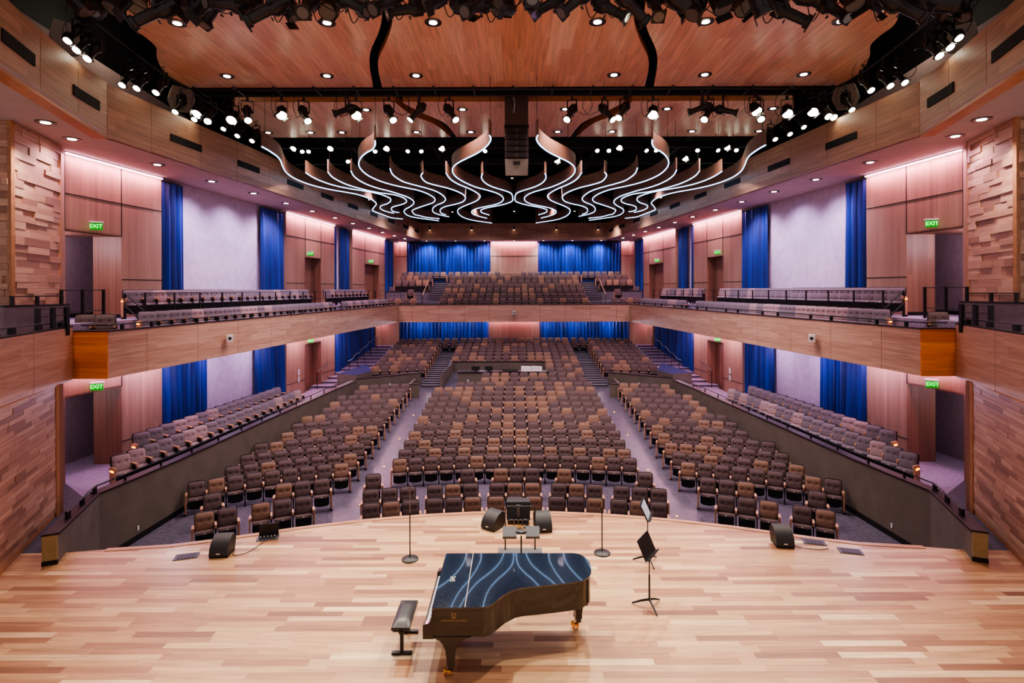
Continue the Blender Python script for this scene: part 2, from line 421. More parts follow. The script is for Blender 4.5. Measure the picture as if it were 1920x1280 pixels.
# ------------------------------------------------------------------ proscenium side piers in stacked wood blocks
def block_wall(mb, p, q, z0, z1, rowh, lmin, lmax, jit, side, r):
    p, q = Vector(p), Vector(q); L = (q - p).length; d = (q - p) / L; n = Vector((-d.y, d.x)) * side
    z = z0
    while z < z1 - .01:
        h = min(rowh * r.uniform(.8, 1.25), z1 - z); u = -r.uniform(0, lmax)
        while u < L:
            l = r.uniform(lmin, lmax); a, b = max(0, u), min(L, u + l)
            if b - a > .02:
                t = r.uniform(0, jit); A, B = p + d * a, p + d * b
                A2, B2 = A - n * .05, B - n * .05; A1, B1 = A + n * t, B + n * t
                P = [(A1.x, A1.y, z), (B1.x, B1.y, z), (B2.x, B2.y, z), (A2.x, A2.y, z)]
                P = P + [(x, y, z + h - .004) for x, y, _ in P]
                mb.hexa(P, 'block%d' % r.choice([0, 0, 1, 1, 2, 3, 3]), skip=(4,))
            u += l
        z += h
for s in SIDES:
    r = random.Random(20 + s)
    mb = MB()
    side = -1 if s < 0 else 1
    # lower wall beside the stage, near face of the loge level
    block_wall(mb, (s * 8.25, 7.0), (s * 10.98, 13.28), .12, 3.14, .10, .4, 1.2, .014, side, r)
    mb.wall((s * 8.2, 7.0), (s * 11.0, 13.3), 0, .13, 'block_edge', .06, side=-side)
    mb.wall((s * 8.25, 7.0), (s * 11.0, 13.3), 0, 3.14, 'block_edge', .2, side=-side)
    # its end trim and the jamb towards the opening
    a, b = sorted((s * 10.98, s * 11.32)); mb.box(a, b, 13.28, 13.5, -.15, 3.14, 'jamb')
    a, b = sorted((s * 10.94, s * 11.0)); mb.box(a, b, 13.24, 13.34, 0, 3.14, 'block_edge')
    mb.wall((s * 11.32, 13.5), (s * 12.62, 15.12), -.15, 3.14, 'jamb', .12, side=(1 if s < 0 else -1))
    # upper pier : two textured faces
    block_wall(mb, (s * 11.66, 12.9), (s * 12.28, 14.95), 4.4, ZS, .165, .4, 1.2, .06, side, r)
    block_wall(mb, (s * 15.0, 12.4), (s * 11.70, 12.86), 4.4, ZS, .17, .5, 1.4, .06, side, r)
    mb.prism([(s * 11.72, 12.95), (s * 12.33, 14.95), (s * 15, 15.0), (s * 15, 12.5)], 4.4, ZS, 'block1')
    mb.wall((s * 12.28, 14.95), (s * 12.58, 15.4), 4.4, ZS, 'wall', .12, side=(1 if s < 0 else -1))
    mb.wall((s * 12.58, 15.4), (LX(AW, 15.62, s), 15.62), 4.4, ZS, 'wall', .12, side=(1 if s < 0 else -1))
    a, b = sorted((s * 11.62, s * 11.72)); mb.box(a, b, 12.82, 12.92, 4.4, ZS, 'block_edge')
    a, b = sorted((s * 12.26, s * 12.36)); mb.box(a, b, 14.92, 15.02, 4.4, ZS, 'block_edge')
    struct(mb, 'wall_' + SN[s] + '_front')

# ------------------------------------------------------------------ balcony : fronts, slab, floors
ZB0, ZB1 = 3.13, 4.33
for s in SIDES:
    side = 1 if s < 0 else -1
    mb = MB(); JY = [14.3, 15.62, 17.75, 19.9, 22.1, 24.3, 26.7, 29.0, 31.3, 33.6, 36.0, 38.5]
    for Y0, Y1 in zip(JY, JY[1:]):
        mb.wall((LX(AF, Y0, s), Y0 + .008), (LX(AF, Y1, s), Y1 - .008), ZB0, ZB1, 'fascia', .15, side)
    mb.wall((LX(AF + .03, 14.3, s), 14.3), (LX(AF + .03, 38.5, s), 38.5), ZB0 + .01, ZB1 - .01, 'seam', .1, side)
    # orange veneer step facing the stage
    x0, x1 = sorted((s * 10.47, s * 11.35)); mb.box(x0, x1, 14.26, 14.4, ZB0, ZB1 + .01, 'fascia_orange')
    # near fronts beside the stage
    NP = [(11.33, 14.24), (10.52, 12.14), (9.55, 9.63), (8.6, 7.2)]
    for i, (p, q) in enumerate(zip(NP, NP[1:])):
        d = .006
        mb.wall((s * p[0], p[1] - d), (s * q[0], q[1] + d), ZB0 - .02, 4.46, 'fascia', .15, -side)
    mb.wall((s * 11.36, 14.2), (s * 8.63, 7.2), ZB0, 4.44, 'seam', .08, -side)
    mb.wall((s * 11.34, 14.26), (s * 8.6, 7.2), 4.46, 4.50, 'capwood', .22, -side)
    mb.wall((LX(AF - .02, 14.3, s), 14.26), (LX(AF - .02, 38.5, s), 38.5), ZB1, ZB1 + .035, 'capwood', .25, side)
    a, b = sorted((s * 10.4, s * 11.36)); mb.box(a, b, 14.24, 14.5, ZB1 + .01, ZB1 + .04, 'capwood')
    struct(mb, 'wall_%s_balcony' % SN[s])
    # slab soffit + floors
    mb = MB()
    P = lambda a, Y: (LX(a, Y, s), Y)
    mb.prism([P(AF + .1, 14.4), P(AF + .1, 38.6), P(AW + .4, 38.6), P(AW + .4, 14.4)], 3.15, 3.25, 'soffit2')
    mb.prism([(s * 11.45, 14.2), (s * 8.85, 7.2), (s * 16, 7.2), (s * 16, 15.6), P(AW + .4, 15.6), P(AW + .4, 14.4), (s * 11.45, 14.4)], 3.15, 3.25, 'soffit2')
    mb.prism([P(AF + .12, 14.4), P(AF + .12, 38.6), P(12.95, 38.6), P(12.95, 14.42)], 3.3, 3.88, 'carpet_light')          # front row level
    mb.prism([P(12.95, 16.4), P(12.95, 42.), P(AW + .9, 42.), P(AW + 1.9, 14.4), P(12.95, 14.4)], 3.3, 4.53, 'carpet_light')
    mb.prism([P(12.7, 14.5), P(12.7, 16.4), P(12.95, 16.4), P(12.95, 14.5)], 3.3, 4.2, 'carpet_light')
    mb.prism([(s * 11.6, 14.38), (s * 8.95, 7.3), (s * 15.5, 7.3), (s * 15.5, 14.38)], 3.3, 4.3, 'carpet')
    struct(mb, 'floor')

mb = MB()
xc = AF - 3.85
seg = [-xc] + [(x - 964) * 38.5 / 1040 for x in (772, 822, 870, 917, 964, 1012, 1060, 1107, 1156)] + [xc]
for a, b in zip(seg, seg[1:]): mb.box(a + .008, b - .008, 38.5, 38.65, ZB0, ZB1, 'fascia')
mb.box(-xc, xc, 38.53, 38.62, ZB0 + .01, ZB1 - .01, 'seam')
mb.box(-xc, xc, 38.46, 38.75, ZB1, ZB1 + .035, 'capwood')
mb.box(-10.3, 10.3, 38.6, YL + .1, 3.15, 3.25, 'soffit2')
struct(mb, 'wall_back_balcony')
BZ = [4.76, 5.11, 5.48, 5.81, 6.13, 6.48, 6.81]; BY = [39.6 + .9 * k for k in range(7)]
mb = MB()
for k in range(7):
    z = BZ[k] - SEATH; mb.box(-5.3, 5.3, BY[k] - .35, BY[k] + .56, 3.3, z, 'step')
    if k >= 4:
        for s in SIDES:
            a, b = sorted((s * 6.5, s * 9.9)); mb.box(a, b, BY[k] - .35, BY[k] + .56, 3.3, z, 'step')
            if k == 4: mb.box(a, b, BY[k] - .37, BY[k] - .35, z - .06, z + .005, 'nosing')
for s in SIDES:
    a, b = sorted((s * 5.3, s * 10.0)); mb.box(a, b, 38.7, 40.2, 3.3, 3.89, 'carpet_light'); mb.box(a, b, 40.2, 42.9, 3.3, 4.53, 'step')
    a, b = sorted((s * 5.3, s * 6.5))
    for i in range(13):
        y = 39.4 + .45 * i; z = 3.92 + .172 * i; mb.box(a, b, y, y + .46, z - .5, z, 'step'); mb.box(a, b, y - .01, y + .05, z - .04, z + .004, 'nosing')
struct(mb, 'floor')

# ------------------------------------------------------------------ ceiling ring (wood band + soffit), void above
for s in SIDES:
    side = 1 if s < 0 else -1
    mb = MB(); JY = [14.3, 15.8, 17.9, 19.9, 22.0, 24.2, 26.4, 28.7, 31.0, 33.4, 35.8, 38.2, 40.6, 42.6, 44.6]
    for Y0, Y1 in zip(JY, JY[1:]): mb.wall((LX(AF, Y0, s), Y0 + .008), (LX(AF, Y1, s), Y1 - .008), ZS, 10.72, 'band', .15, side)
    mb.wall((LX(AF + .03, 14.3, s), 14.3), (LX(AF + .03, 44.6, s), 44.6), ZS + .01, 10.7, 'seam', .1, side)
    NP = [(10.475, 14.31), (10.2, 13.0), (9.72, 11.4), (9.1, 9.6), (8.3, 7.4)]
    for p, q in zip(NP, NP[1:]): mb.wall((s * p[0], p[1] - .006), (s * q[0], q[1] + .006), ZS, 10.76, 'band', .15, -side)
    mb.wall((s * 10.47, 14.28), (s * 8.3, 7.4), ZS - .07, ZS, 'cloud_edge', .3, -side)
    # air slots
    for (a, b) in [(16.55, 17.95), (19.9, 21.3), (23.4, 24.8), (26.6, 27.95), (29.8, 31.2), (33.1, 34.4), (36.4, 37.7), (39.7, 41.0), (42.6, 43.8)]:
        mb.wall((LX(AF - .02, a, s), a), (LX(AF - .02, b, s), b), 9.86, 10.08, 'black', .03, side)
    for (a, b) in [(12.75, 13.0), (13.0, 13.9), (10.0, 11.15)]:
        fx = lambda y: s * ([q[0] + (p[0] - q[0]) * (y - q[1]) / (p[1] - q[1]) for p, q in zip(NP, NP[1:]) if q[1] - .001 <= y <= p[1] + .001][0] - .03)
        mb.wall((fx(b), b), (fx(a), a), 9.9, 10.14, 'black', .03, -side)
    struct(mb, 'ceiling_ring_' + SN[s])
    mb = MB(); P = lambda a, Y: (LX(a, Y, s), Y)
    mb.prism([P(AF + .1, 14.3), P(AF + .1, 44.6), P(AW + .5, 46.3), P(AW + .5, 14.3)], ZS, ZS + .1, 'soffit')
    mb.prism([(s * 10.5, 14.3), (s * 8.35, 7.4), (s * 17, 7.4), (s * 17, 15.6), P(AW + .5, 15.6), P(AW + .5, 14.3)], ZS, ZS + .1, 'soffit')
    struct(mb, 'ceiling_soffit_' + SN[s])
mb = MB()
seg = [-7.44, -5.6, -3.7, -1.85, 0, 1.85, 3.7, 5.6, 7.44]
for a, b in zip(seg, seg[1:]): mb.box(a + .008, b - .008, 44.6, 44.75, ZS, 10.72, 'band')
mb.box(-7.44, 7.44, 44.63, 44.72, ZS + .01, 10.7, 'seam')
mb.box(-7.6, 7.6, 44.7, YB + .2, ZS, ZS + .1, 'soffit')
struct(mb, 'ceiling_ring_back')
mb = MB()
mb.box(-17, 17, 6, 47, 15.4, 15.6, 'black')
for s in SIDES:
    a, b = sorted((s * 13.3, s * 13.5)); mb.box(a, b, 6, 47, 9.5, 15.5, 'black')
    mb.wall((s * 11.9, 12.5), (s * 12.9, 22), 10.9, 12.2, 'soffit2', .1, 1 if s < 0 else -1)
mb.box(-14, 14, 46.6, 46.8, 9.5, 15.5, 'black')
struct(mb, 'ceiling')

# ------------------------------------------------------------------ suspended wooden clouds
def smooth_poly(pts, n=5):
    out = []
    for i in range(len(pts) - 1):
        p0 = pts[max(0, i - 1)]; p1 = pts[i]; p2 = pts[i + 1]; p3 = pts[min(len(pts) - 1, i + 2)]
        for k in range(n):
            t = k / n
            out.append(tuple(.5 * ((2 * b) + (-a + c) * t + (2 * a - 5 * b + 4 * c - d) * t * t + (-a + 3 * b - 3 * c + d) * t ** 3) for a, b, c, d in zip(p0, p1, p2, p3)))
    out.append(tuple(pts[-1])); return out
OUT = smooth_poly([(8.2, 9.5), (8.45, 11.2), (8.85, 12.61), (9.23, 13.48), (9.56, 14.23), (9.87, 14.79), (10.19, 15.5), (10.5, 16.5), (10.62, 17.4), (10.55, 18.1)])
# concave bite seen on the outline of the near cloud
OUT = smooth_poly([(7.6, 9.6), (8.3, 11.3), (8.86, 12.61), (9.35, 13.45), (9.58, 14.0), (9.60, 14.5), (9.72, 15.1), (10.12, 15.75), (10.5, 16.6), (10.65, 17.4), (10.56, 18.1)])
GA = smooth_poly([(3.3, 9.6), (2.95, 11.5), (3.04, 12.65), (3.17, 13.39), (3.45, 14.22), (3.94, 15.33), (4.26, 16.43), (4.58, 18.1)])
GB = smooth_poly([(3.0, 9.6), (2.68, 11.5), (2.76, 12.65), (2.97, 13.65), (3.34, 14.67), (3.85, 15.86), (4.09, 16.83), (4.28, 18.1)])
def cloud(poly, z, label, th=.16):
    mb = MB(); mb.prism(poly, z, z + th, 'cloud_edge', bot='cloud')
    o = mb.build('ceiling_panel'); tag(o, label, 'ceiling panel', 'suspended wooden ceiling panels'); return o
for s in SIDES:
    cloud([(s * x, y) for x, y in GA] + [(s * x, y) for x, y in OUT[::-1]], 12., 'wavy-edged orange wood ceiling panel nearest the stage, %s outer piece' % SN[s])
cloud([(-x, y) for x, y in GB] + [(x, y) for x, y in GB[::-1]], 12., 'wide orange wood ceiling panel nearest the stage, middle piece between two dark gaps')
G2A = smooth_poly([(4.30, 20.1), (4.24, 20.5), (3.93, 21.72), (3.25, 22.85), (2.81, 24.78)])
G2B = smooth_poly([(4.02, 20.1), (3.92, 20.5), (3.47, 21.46), (2.8, 22.78), (2.55, 24.78)])
O2 = smooth_poly([(10.1, 20.1), (10.6, 21.0), (10.9, 22.4), (10.99, 24.78)])
for s in SIDES:
    cloud([(s * x, y) for x, y in G2A] + [(s * x, y) for x, y in O2[::-1]], 12.2, 'orange wood ceiling panel behind the lighting pipe, %s outer piece' % SN[s], .26)
cloud([(-x, y) for x, y in G2B] + [(x, y) for x, y in G2B[::-1]], 12.2, 'orange wood ceiling panel behind the lighting pipe, middle piece around hung speaker', .26)

# dark beams and catwalk over the hall
mb = MB()
for y, z in [(26.2, 12.1), (26.2, 12.8), (30.0, 12.2), (36., 12.0), (41., 11.8)]: mb.box(-12, 12, y, y + .25, z, z + .3, 'array_dark')
for x in (-9, -4.5, 4.5, 9): mb.box(x, x + .2, 25, 46, 13.2, 13.5, 'array_dark')
struct(mb, 'ceiling_beams')
mb = MB(); mb.box(-2.3, 2.3, 43.9, 44.1, 10.8, 12.6, 'black'); mb.box(-2.5, -1.7, 43.7, 43.85, 10.75, 11.7, 'ribbon'); mb.box(1.7, 2.5, 43.7, 43.85, 10.75, 11.7, 'ribbon')
struct(mb, 'window_1')

RIB=[
 [(-9.50,20.92),(-9.50,21.56),(-9.57,22.38),(-9.74,23.15),(-10.07,24.15),(-10.47,25.52),(-10.63,26.85),(-10.54,28.09),(-10.27,29.12),(-9.82,30.04),(-9.35,30.69),(-8.91,31.41),(-8.66,32.33),(-8.53,33.46),(-8.68,35.03),(-9.23,36.54),(-9.66,37.99),(-9.89,39.78),(-9.67,41.01),(-9.18,41.79),(-8.52,42.49)],
 [(-9.60,25.60),(-9.65,26.65),(-9.57,27.64),(-9.35,28.59),(-9.02,29.30),(-8.62,29.88),(-8.15,30.43),(-7.72,31.09),(-7.46,31.89),(-7.34,32.83),(-7.51,33.82),(-7.94,34.86),(-8.45,35.59),(-8.77,36.36),(-8.93,37.37),(-8.82,38.44),(-8.50,39.26)],
 [(-8.53,25.46),(-8.69,26.46),(-8.70,27.43),(-8.58,28.48),(-8.30,29.41),(-7.92,30.30),(-7.46,31.00),(-6.96,31.45),(-6.61,32.21),(-6.49,33.33),(-6.67,34.35),(-7.12,35.25),(-7.73,35.99),(-8.11,36.77),(-8.35,38.01),(-8.25,38.67),(-8.05,38.90)],
 [(-7.42,25.28),(-7.61,26.37),(-7.65,27.45),(-7.52,28.62),(-7.22,29.64),(-6.83,30.45),(-6.53,31.31),(-6.23,32.37),(-6.13,33.67),(-6.30,34.90),(-6.77,36.20),(-7.32,37.40),(-7.66,38.69),(-7.76,40.31),(-7.47,41.57),(-6.70,42.63),(-5.93,43.69)],
 [(-5.04,20.15),(-5.17,20.71),(-5.44,21.37),(-5.83,21.92),(-6.26,22.73),(-6.62,23.69),(-6.83,24.64),(-6.91,25.68),(-6.85,26.70),(-6.60,27.81),(-6.18,28.77),(-5.68,29.54),(-5.23,30.21),(-4.90,31.22),(-4.73,32.35),(-4.74,33.41),(-5.03,34.53),(-5.58,35.48),(-6.28,36.61),(-6.82,37.62),(-7.06,38.48),(-7.14,40.09),(-6.96,40.45),(-6.54,41.59),(-5.69,42.35)],
 [(-5.54,24.84),(-5.68,25.89),(-5.67,26.82),(-5.53,27.83),(-5.15,28.66),(-5.08,28.79),(-4.65,29.60),(-4.32,30.44),(-4.11,31.65),(-4.08,33.11),(-4.36,34.38),(-5.02,35.74),(-5.45,37.21),(-5.63,38.82),(-5.39,40.13),(-4.84,41.30)],
 [(-4.22,25.74),(-4.40,26.30),(-4.47,27.10),(-4.40,28.05),(-4.00,28.85),(-3.57,29.52),(-3.18,30.46),(-2.91,31.53),(-2.86,32.83),(-3.16,34.24),(-3.73,35.24),(-4.42,36.11),(-4.89,37.22),(-5.11,38.41),(-5.13,39.47),(-4.94,40.14)],
 [(-3.15,25.81),(-3.14,26.72),(-3.05,27.64),(-2.81,28.64),(-2.46,29.59),(-2.14,30.74),(-1.95,32.12),(-2.16,33.46),(-2.57,34.58),(-3.28,36.13),(-3.74,37.44),(-3.94,38.86),(-3.93,40.62),(-3.65,42.30),(-3.11,43.60),(-1.80,45.29)],
 [(-0.85,19.49),(-0.82,19.93),(-0.90,20.49),(-1.09,21.16),(-1.43,21.99),(-1.90,22.83),(-2.31,23.57),(-2.63,24.37),(-2.79,25.22),(-2.82,26.14),(-2.70,27.13),(-2.43,28.20),(-2.00,29.36),(-1.51,30.16),(-1.04,31.02),(-0.74,32.00),(-0.62,33.18),(-0.80,34.45),(-1.25,35.46),(-1.94,36.34),(-2.55,37.27),(-2.92,38.46),(-2.95,39.74),(-2.67,40.88),(-2.06,42.19)],
 [(-1.46,25.97),(-1.56,26.74),(-1.52,27.78),(-1.31,28.78),(-0.95,29.62),(-0.52,30.38),(-0.16,31.31),(0.07,32.74),(-0.12,34.14),(-0.61,35.30),(-1.27,36.18),(-1.85,36.91),(-2.24,37.87),(-2.26,39.11),(-1.79,40.35)],
]

# ------------------------------------------------------------------ serpentine ribbons with light strips
for i, r in enumerate(RIB):
    pts = smooth_poly([(-min(abs(x * .87), 11.9 - .087 * y - .2) if x < -1 else min(x * .87, -.06), y * .87) for x, y in r], 4)
    for s in SIDES:
        P = [(s * -x, y) for x, y in pts]
        root = empty('light_ribbon', (P[0][0], P[0][1], 10.1))
        big = i in (0, 4, 8)
        tag(root, '%s wooden ribbon with glowing white edge, %s counted from centre on the %s' % ('long' if big else 'short', ORD[10 - i], SN[s]), 'light fixture', 'serpentine light ribbons under the ceiling')
        mb = MB(); strip = MB(); ox, oy = P[0]; h = .5; t = .025; L = 0
        nrm = []
        for j in range(len(P)):
            a = P[max(0, j - 1)]; b = P[min(len(P) - 1, j + 1)]; d = Vector((b[0] - a[0], b[1] - a[1])); d.normalize(); nrm.append((-d.y, d.x))
        for j in range(len(P) - 1):
            p, q, n, m_ = P[j], P[j + 1], nrm[j], nrm[j + 1]
            dl = math.hypot(q[0] - p[0], q[1] - p[1])
            A = [(p[0] - ox + e * n[0] * t, p[1] - oy + e * n[1] * t) for e in (-1, 1)]; B = [(q[0] - ox + e * m_[0] * t, q[1] - oy + e * m_[1] * t) for e in (-1, 1)]
            for e in (0, 1):
                uv = [(L, 0), (L + dl, 0), (L + dl, h), (L, h)]
                mb.face([(A[e][0], A[e][1], .02), (B[e][0], B[e][1], .02), (B[e][0], B[e][1], h), (A[e][0], A[e][1], h)], 'ribbon', uv)
            mb.face([(A[0][0], A[0][1], h), (B[0][0], B[0][1], h), (B[1][0], B[1][1], h), (A[1][0], A[1][1], h)], 'ribbon')
            mb.face([(A[0][0], A[0][1], .02), (A[1][0], A[1][1], .02), (B[1][0], B[1][1], .02), (B[0][0], B[0][1], .02)], 'ribbon')
            L += dl
        mb.face([(A_[0], A_[1], z) for A_, z in (((P[0][0] - ox - nrm[0][0] * t, P[0][1] - oy - nrm[0][1] * t), .02), ((P[0][0] - ox + nrm[0][0] * t, P[0][1] - oy + nrm[0][1] * t), .02), ((P[0][0] - ox + nrm[0][0] * t, P[0][1] - oy + nrm[0][1] * t), h), ((P[0][0] - ox - nrm[0][0] * t, P[0][1] - oy - nrm[0][1] * t), h))], 'ribbon')
        strip.tube([(p[0] - ox, p[1] - oy, 0) for p in P], .019, 'led', 6)
        mb.build('panel', root); strip.build('light_strip', root)
        for j in range(2, len(P) - 1, 22):
            cb = MB(); cb.cyl((P[j][0] - ox, P[j][1] - oy, h), (P[j][0] - ox, P[j][1] - oy, 5.28 if P[j][1] > 24.9 or P[j][1] < 20 else 2.1), .007, 'black', 4); cb.build('hanger_wire', root)

# ------------------------------------------------------------------ downlights
def downlight_meshes(r, col):
    a = MB(); ro = r; n = 20
    for j in range(n):
        t0, t1 = 2 * PI * j / n, 2 * PI * (j + 1) / n
        c0, s0, c1, s1 = math.cos(t0), math.sin(t0), math.cos(t1), math.sin(t1)
        a.face([(ro * c0, ro * s0, 0), (ro * c1, ro * s1, 0), (ro * c1, ro * s1, -.02), (ro * c0, ro * s0, -.02)], 'fixture')
        a.face([(ro * c0, ro * s0, -.02), (ro * c1, ro * s1, -.02), (.46 * ro * c1, .46 * ro * s1, -.012), (.46 * ro * c0, .46 * ro * s0, -.012)], 'fixture')
    b = MB(); b.cyl((0, 0, -.004), (0, 0, -.024), ro * .48, col, 16)
    return a.mesh('downlight_ring', True), b.mesh('downlight_lens')
RB, LB = downlight_meshes(.21, 'lamp_dim'); RS, LS = downlight_meshes(.11, 'lamp_dim')
def downlight(x, y, z, label, grp, small=False):
    o = empty('downlight', (x, y, z)); tag(o, label, 'downlight', grp)
    mesh_obj('ring', RS if small else RB, o); mesh_obj('lens', LS if small else LB, o)
def side_word(x): return 'left' if x < 0 else 'right'
DL1 = [(-8.83, 17.1), (-5.75, 17.1), (-3.0, 17.1), (3.1, 17.1), (5.9, 17.1), (8.95, 17.1), (-8.3, 13.7), (-4.6, 13.7), (-1.98, 13.7), (2.08, 13.7), (4.75, 13.7), (8.1, 13.7)]
for i, (x, y) in enumerate(DL1):
    row = 'far' if y > 15 else 'near'; k = sorted([p[0] for p in DL1 if p[1] == y]).index(x) + 1
    downlight(x, y, 12.0, 'round recessed downlight, %s from left, %s row of the first wood ceiling' % (ORD[k], row), 'downlights in the ceiling panels')
DL2 = [(-10.6, 23.95), (-8.77, 23.95), (-7.42, 23.95), (-5.57, 20.95), (-4.2, 23.95), (-1.85, 23.95), (-1.93, 20.95), (1.9, 23.95), (1.95, 20.95), (4.25, 23.95), (5.8, 20.95), (7.7, 23.95), (9.8, 20.95), (10.6, 23.95)]
for i, (x, y) in enumerate(DL2):
    row = 'far' if y > 22 else 'near'; k = sorted([p[0] for p in DL2 if p[1] == y]).index(x) + 1
    downlight(x, y, 12.2, 'round recessed downlight, %s from left, %s row of the second wood ceiling' % (ORD[k], row), 'downlights in the ceiling panels')
SO = [(10.97, 13.0), (11.49, 14.43), (11.18, 17.4), (10.95, 20.1), (10.6, 22.6), (10.35, 25.2), (10.1, 27.8), (9.8, 30.4), (9.58, 33.0), (9.3, 35.6), (9.05, 38.2), (8.75, 40.6), (8.45, 43.)]
for s in SIDES:
    for i, (x, y) in enumerate(SO):
        downlight(s * x, y, ZS, 'small downlight in the %s upper soffit, %s counted from the stage' % (SN[s], ORD[i + 1]), 'soffit downlights')
for i, x in enumerate([-7.1, -4.75, -2.4, 0, 2.4, 4.75, 7.1]):
    downlight(x, 45.1, ZS, 'small downlight over the back balcony wall, %s from the left' % ORD[i + 1], 'back soffit downlights', True)
ST = [(-5.04, 29.06), (-4.62, 34.98), (-4.57, 41.2), (-9.3, 35.5), (-.09, 28.72), (.02, 41.), (.4, 35.08), (4.72, 35.16), (4.49, 41.), (5.19, 29.22), (9.3, 35.05)]
pm = MB(); pm.cyl((0, 0, .0), (0, 0, .22), .07, 'fixture', 12); pm.cyl((0, 0, .22), (0, 0, 2.2), .008, 'fixture', 5); pmm = pm.mesh('pendant_can', True)
lm = MB(); lm.cyl((0, 0, -.012), (0, 0, .0), .06, 'star', 12); lmm = lm.mesh('pendant_lens')
for i, (x, y) in enumerate(sorted(ST)):
    o = empty('pendant_light', (x, y, 11.15)); tag(o, 'tiny bright pendant lamp hanging among the light ribbons, %s from the left' % ORD[i + 1], 'pendant light', 'pendant lamps among the ribbons')
    mesh_obj('can', pmm, o); mesh_obj('lens', lmm, o)
for i, x in enumerate([-6.75, -3.4, 0, 3.4, 6.75]):
    o = empty('track_spotlight', (x, 44.4, 10.15)); tag(o, 'small black spotlight on the back ceiling band, %s from the left' % ORD[i + 1], 'spotlight', 'small spotlights on the back band')
    a = MB(); a.cyl((0, 0, 0), (0, -.03, .28), .07, 'fixture', 10); a.box(-.02, .02, .0, .2, .25, .3, 'fixture'); a.build('body', o, True)
    b = MB(); b.cyl((0, .0, -.012), (0, 0, 0), .06, 'star', 10); b.build('lens', o)

# ------------------------------------------------------------------ theatre spotlights
def lathe(mb, prof, k, n=14):
    for (r0, z0), (r1, z1) in zip(prof, prof[1:]):
        for j in range(n):
            t0, t1 = 2 * PI * j / n, 2 * PI * (j + 1) / n
            q = [(r0 * math.cos(t0), r0 * math.sin(t0), z0), (r0 * math.cos(t1), r0 * math.sin(t1), z0), (r1 * math.cos(t1), r1 * math.sin(t1), z1), (r1 * math.cos(t0), r1 * math.sin(t0), z1)]
            mb.face(q[::-1] if z1 < z0 else q, k, [(0, 0)] * 4)
bd = MB(); lathe(bd, [(.0, .24), (.07, .24), (.09, .18), (.115, .10), (.11, .0), (.075, -.04), (.07, -.30), (.095, -.31), (.095, -.36), (.085, -.36), (.08, -.33)], 'fixture')
for a in range(0, 360, 45): bd.box(.09, .125, -.008, .008, .02, .16, 'fixture', Matrix.Rotation(math.radians(a), 4, 'Z'))
bd.box(-.1, .1, -.1, .1, -.385, -.362, 'fixture')
bd.box(-.015, .015, .10, .15, -.02, .05, 'fixture'); bd.box(-.15, -.10, -.012, .012, -.07, -.05, 'fixture')
BODY = bd.mesh('spotlight_body', True)
bd2 = MB(); lathe(bd2, [(.0, .22), (.06, .22), (.115, .14), (.13, .04), (.125, -.10), (.14, -.12), (.14, -.16), (.125, -.16)], 'fixture')
for a in range(0, 360, 60): bd2.box(.11, .14, -.01, .01, -.06, .12, 'fixture', Matrix.Rotation(math.radians(a), 4, 'Z'))
for a in (45, 225): bd2.box(-.11, .11, .13, .14, -.26, -.15, 'fixture', Matrix.Rotation(math.radians(a), 4, 'Z'))
PAR = bd2.mesh('par_body', True)
def lens_mesh(r, z, k):
    m = MB(); m.cyl((0, 0, z), (0, 0, z - .012), r, k, 18); return m.mesh('lens')
LENS = {('s', 0): lens_mesh(.078, -.375, 'lens_off'), ('s', 1): lens_mesh(.09, -.386, 'lamp'), ('p', 0): lens_mesh(.122, -.15, 'lens_off'), ('p', 1): lens_mesh(.13, -.158, 'lamp')}
yk = MB()
for a in (-1, 1): yk.box(a * .15 - .008, a * .15 + .008, -.02, .02, 0, .30, 'fixture')
yk.box(-.16, .16, -.02, .02, .29, .31, 'fixture'); YOKE = yk.mesh('yoke')
cl = MB(); cl.box(-.03, .03, -.03, .03, .31, .40, 'fixture'); cl.tube([(0, -.04, .40), (-.05, -.02, .44), (-.05, .03, .48), (0, .05, .50), (.05, .03, .48)], .014, 'fixture', 6); CLAMP = cl.mesh('clamp')
cords = []
for q in range(5):
    r = random.Random(q); c = MB()
    a = r.uniform(.15, .45) * r.choice([-1, 1])
    c.tube(smooth_poly([(0, .05, .22), (a * .4, .08, .02), (a, .1, -.06 - r.uniform(0, .15)), (a * 1.4, .06, .15), (a * 1.2, .02, .42), (a * .9, 0, .52)], 4), .008, 'blackmetal', 5)
    cords.append(c.mesh('power_cord', True))
def spot(x, y, z, kind, lit, pan, tilt, label, grp, sc=1.):
    """tilt 0 = straight down, pan turns the tilt direction; pan 0 leans the lens to +x"""
    o = empty('stage_spotlight', (x, y, z)); tag(o, label, 'stage light', grp); o.scale = (sc, sc, sc)
    pan_, tl = math.radians(pan), math.radians(tilt)
    d = Vector((math.sin(tl) * math.cos(pan_), math.sin(tl) * math.sin(pan_), -math.cos(tl)))
    rot = (-d).to_track_quat('Z', 'X').to_euler()
    b = mesh_obj('body', BODY if kind == 's' else PAR, o, rot=rot); mesh_obj('lens', LENS[(kind, lit)], b)
    mesh_obj('yoke', YOKE, o, rot=(0, 0, pan_ + PI / 2)); mesh_obj('clamp', CLAMP, o)
    mesh_obj('power_cord', cords[int(abs(x * 7 + y)) % 5], o)
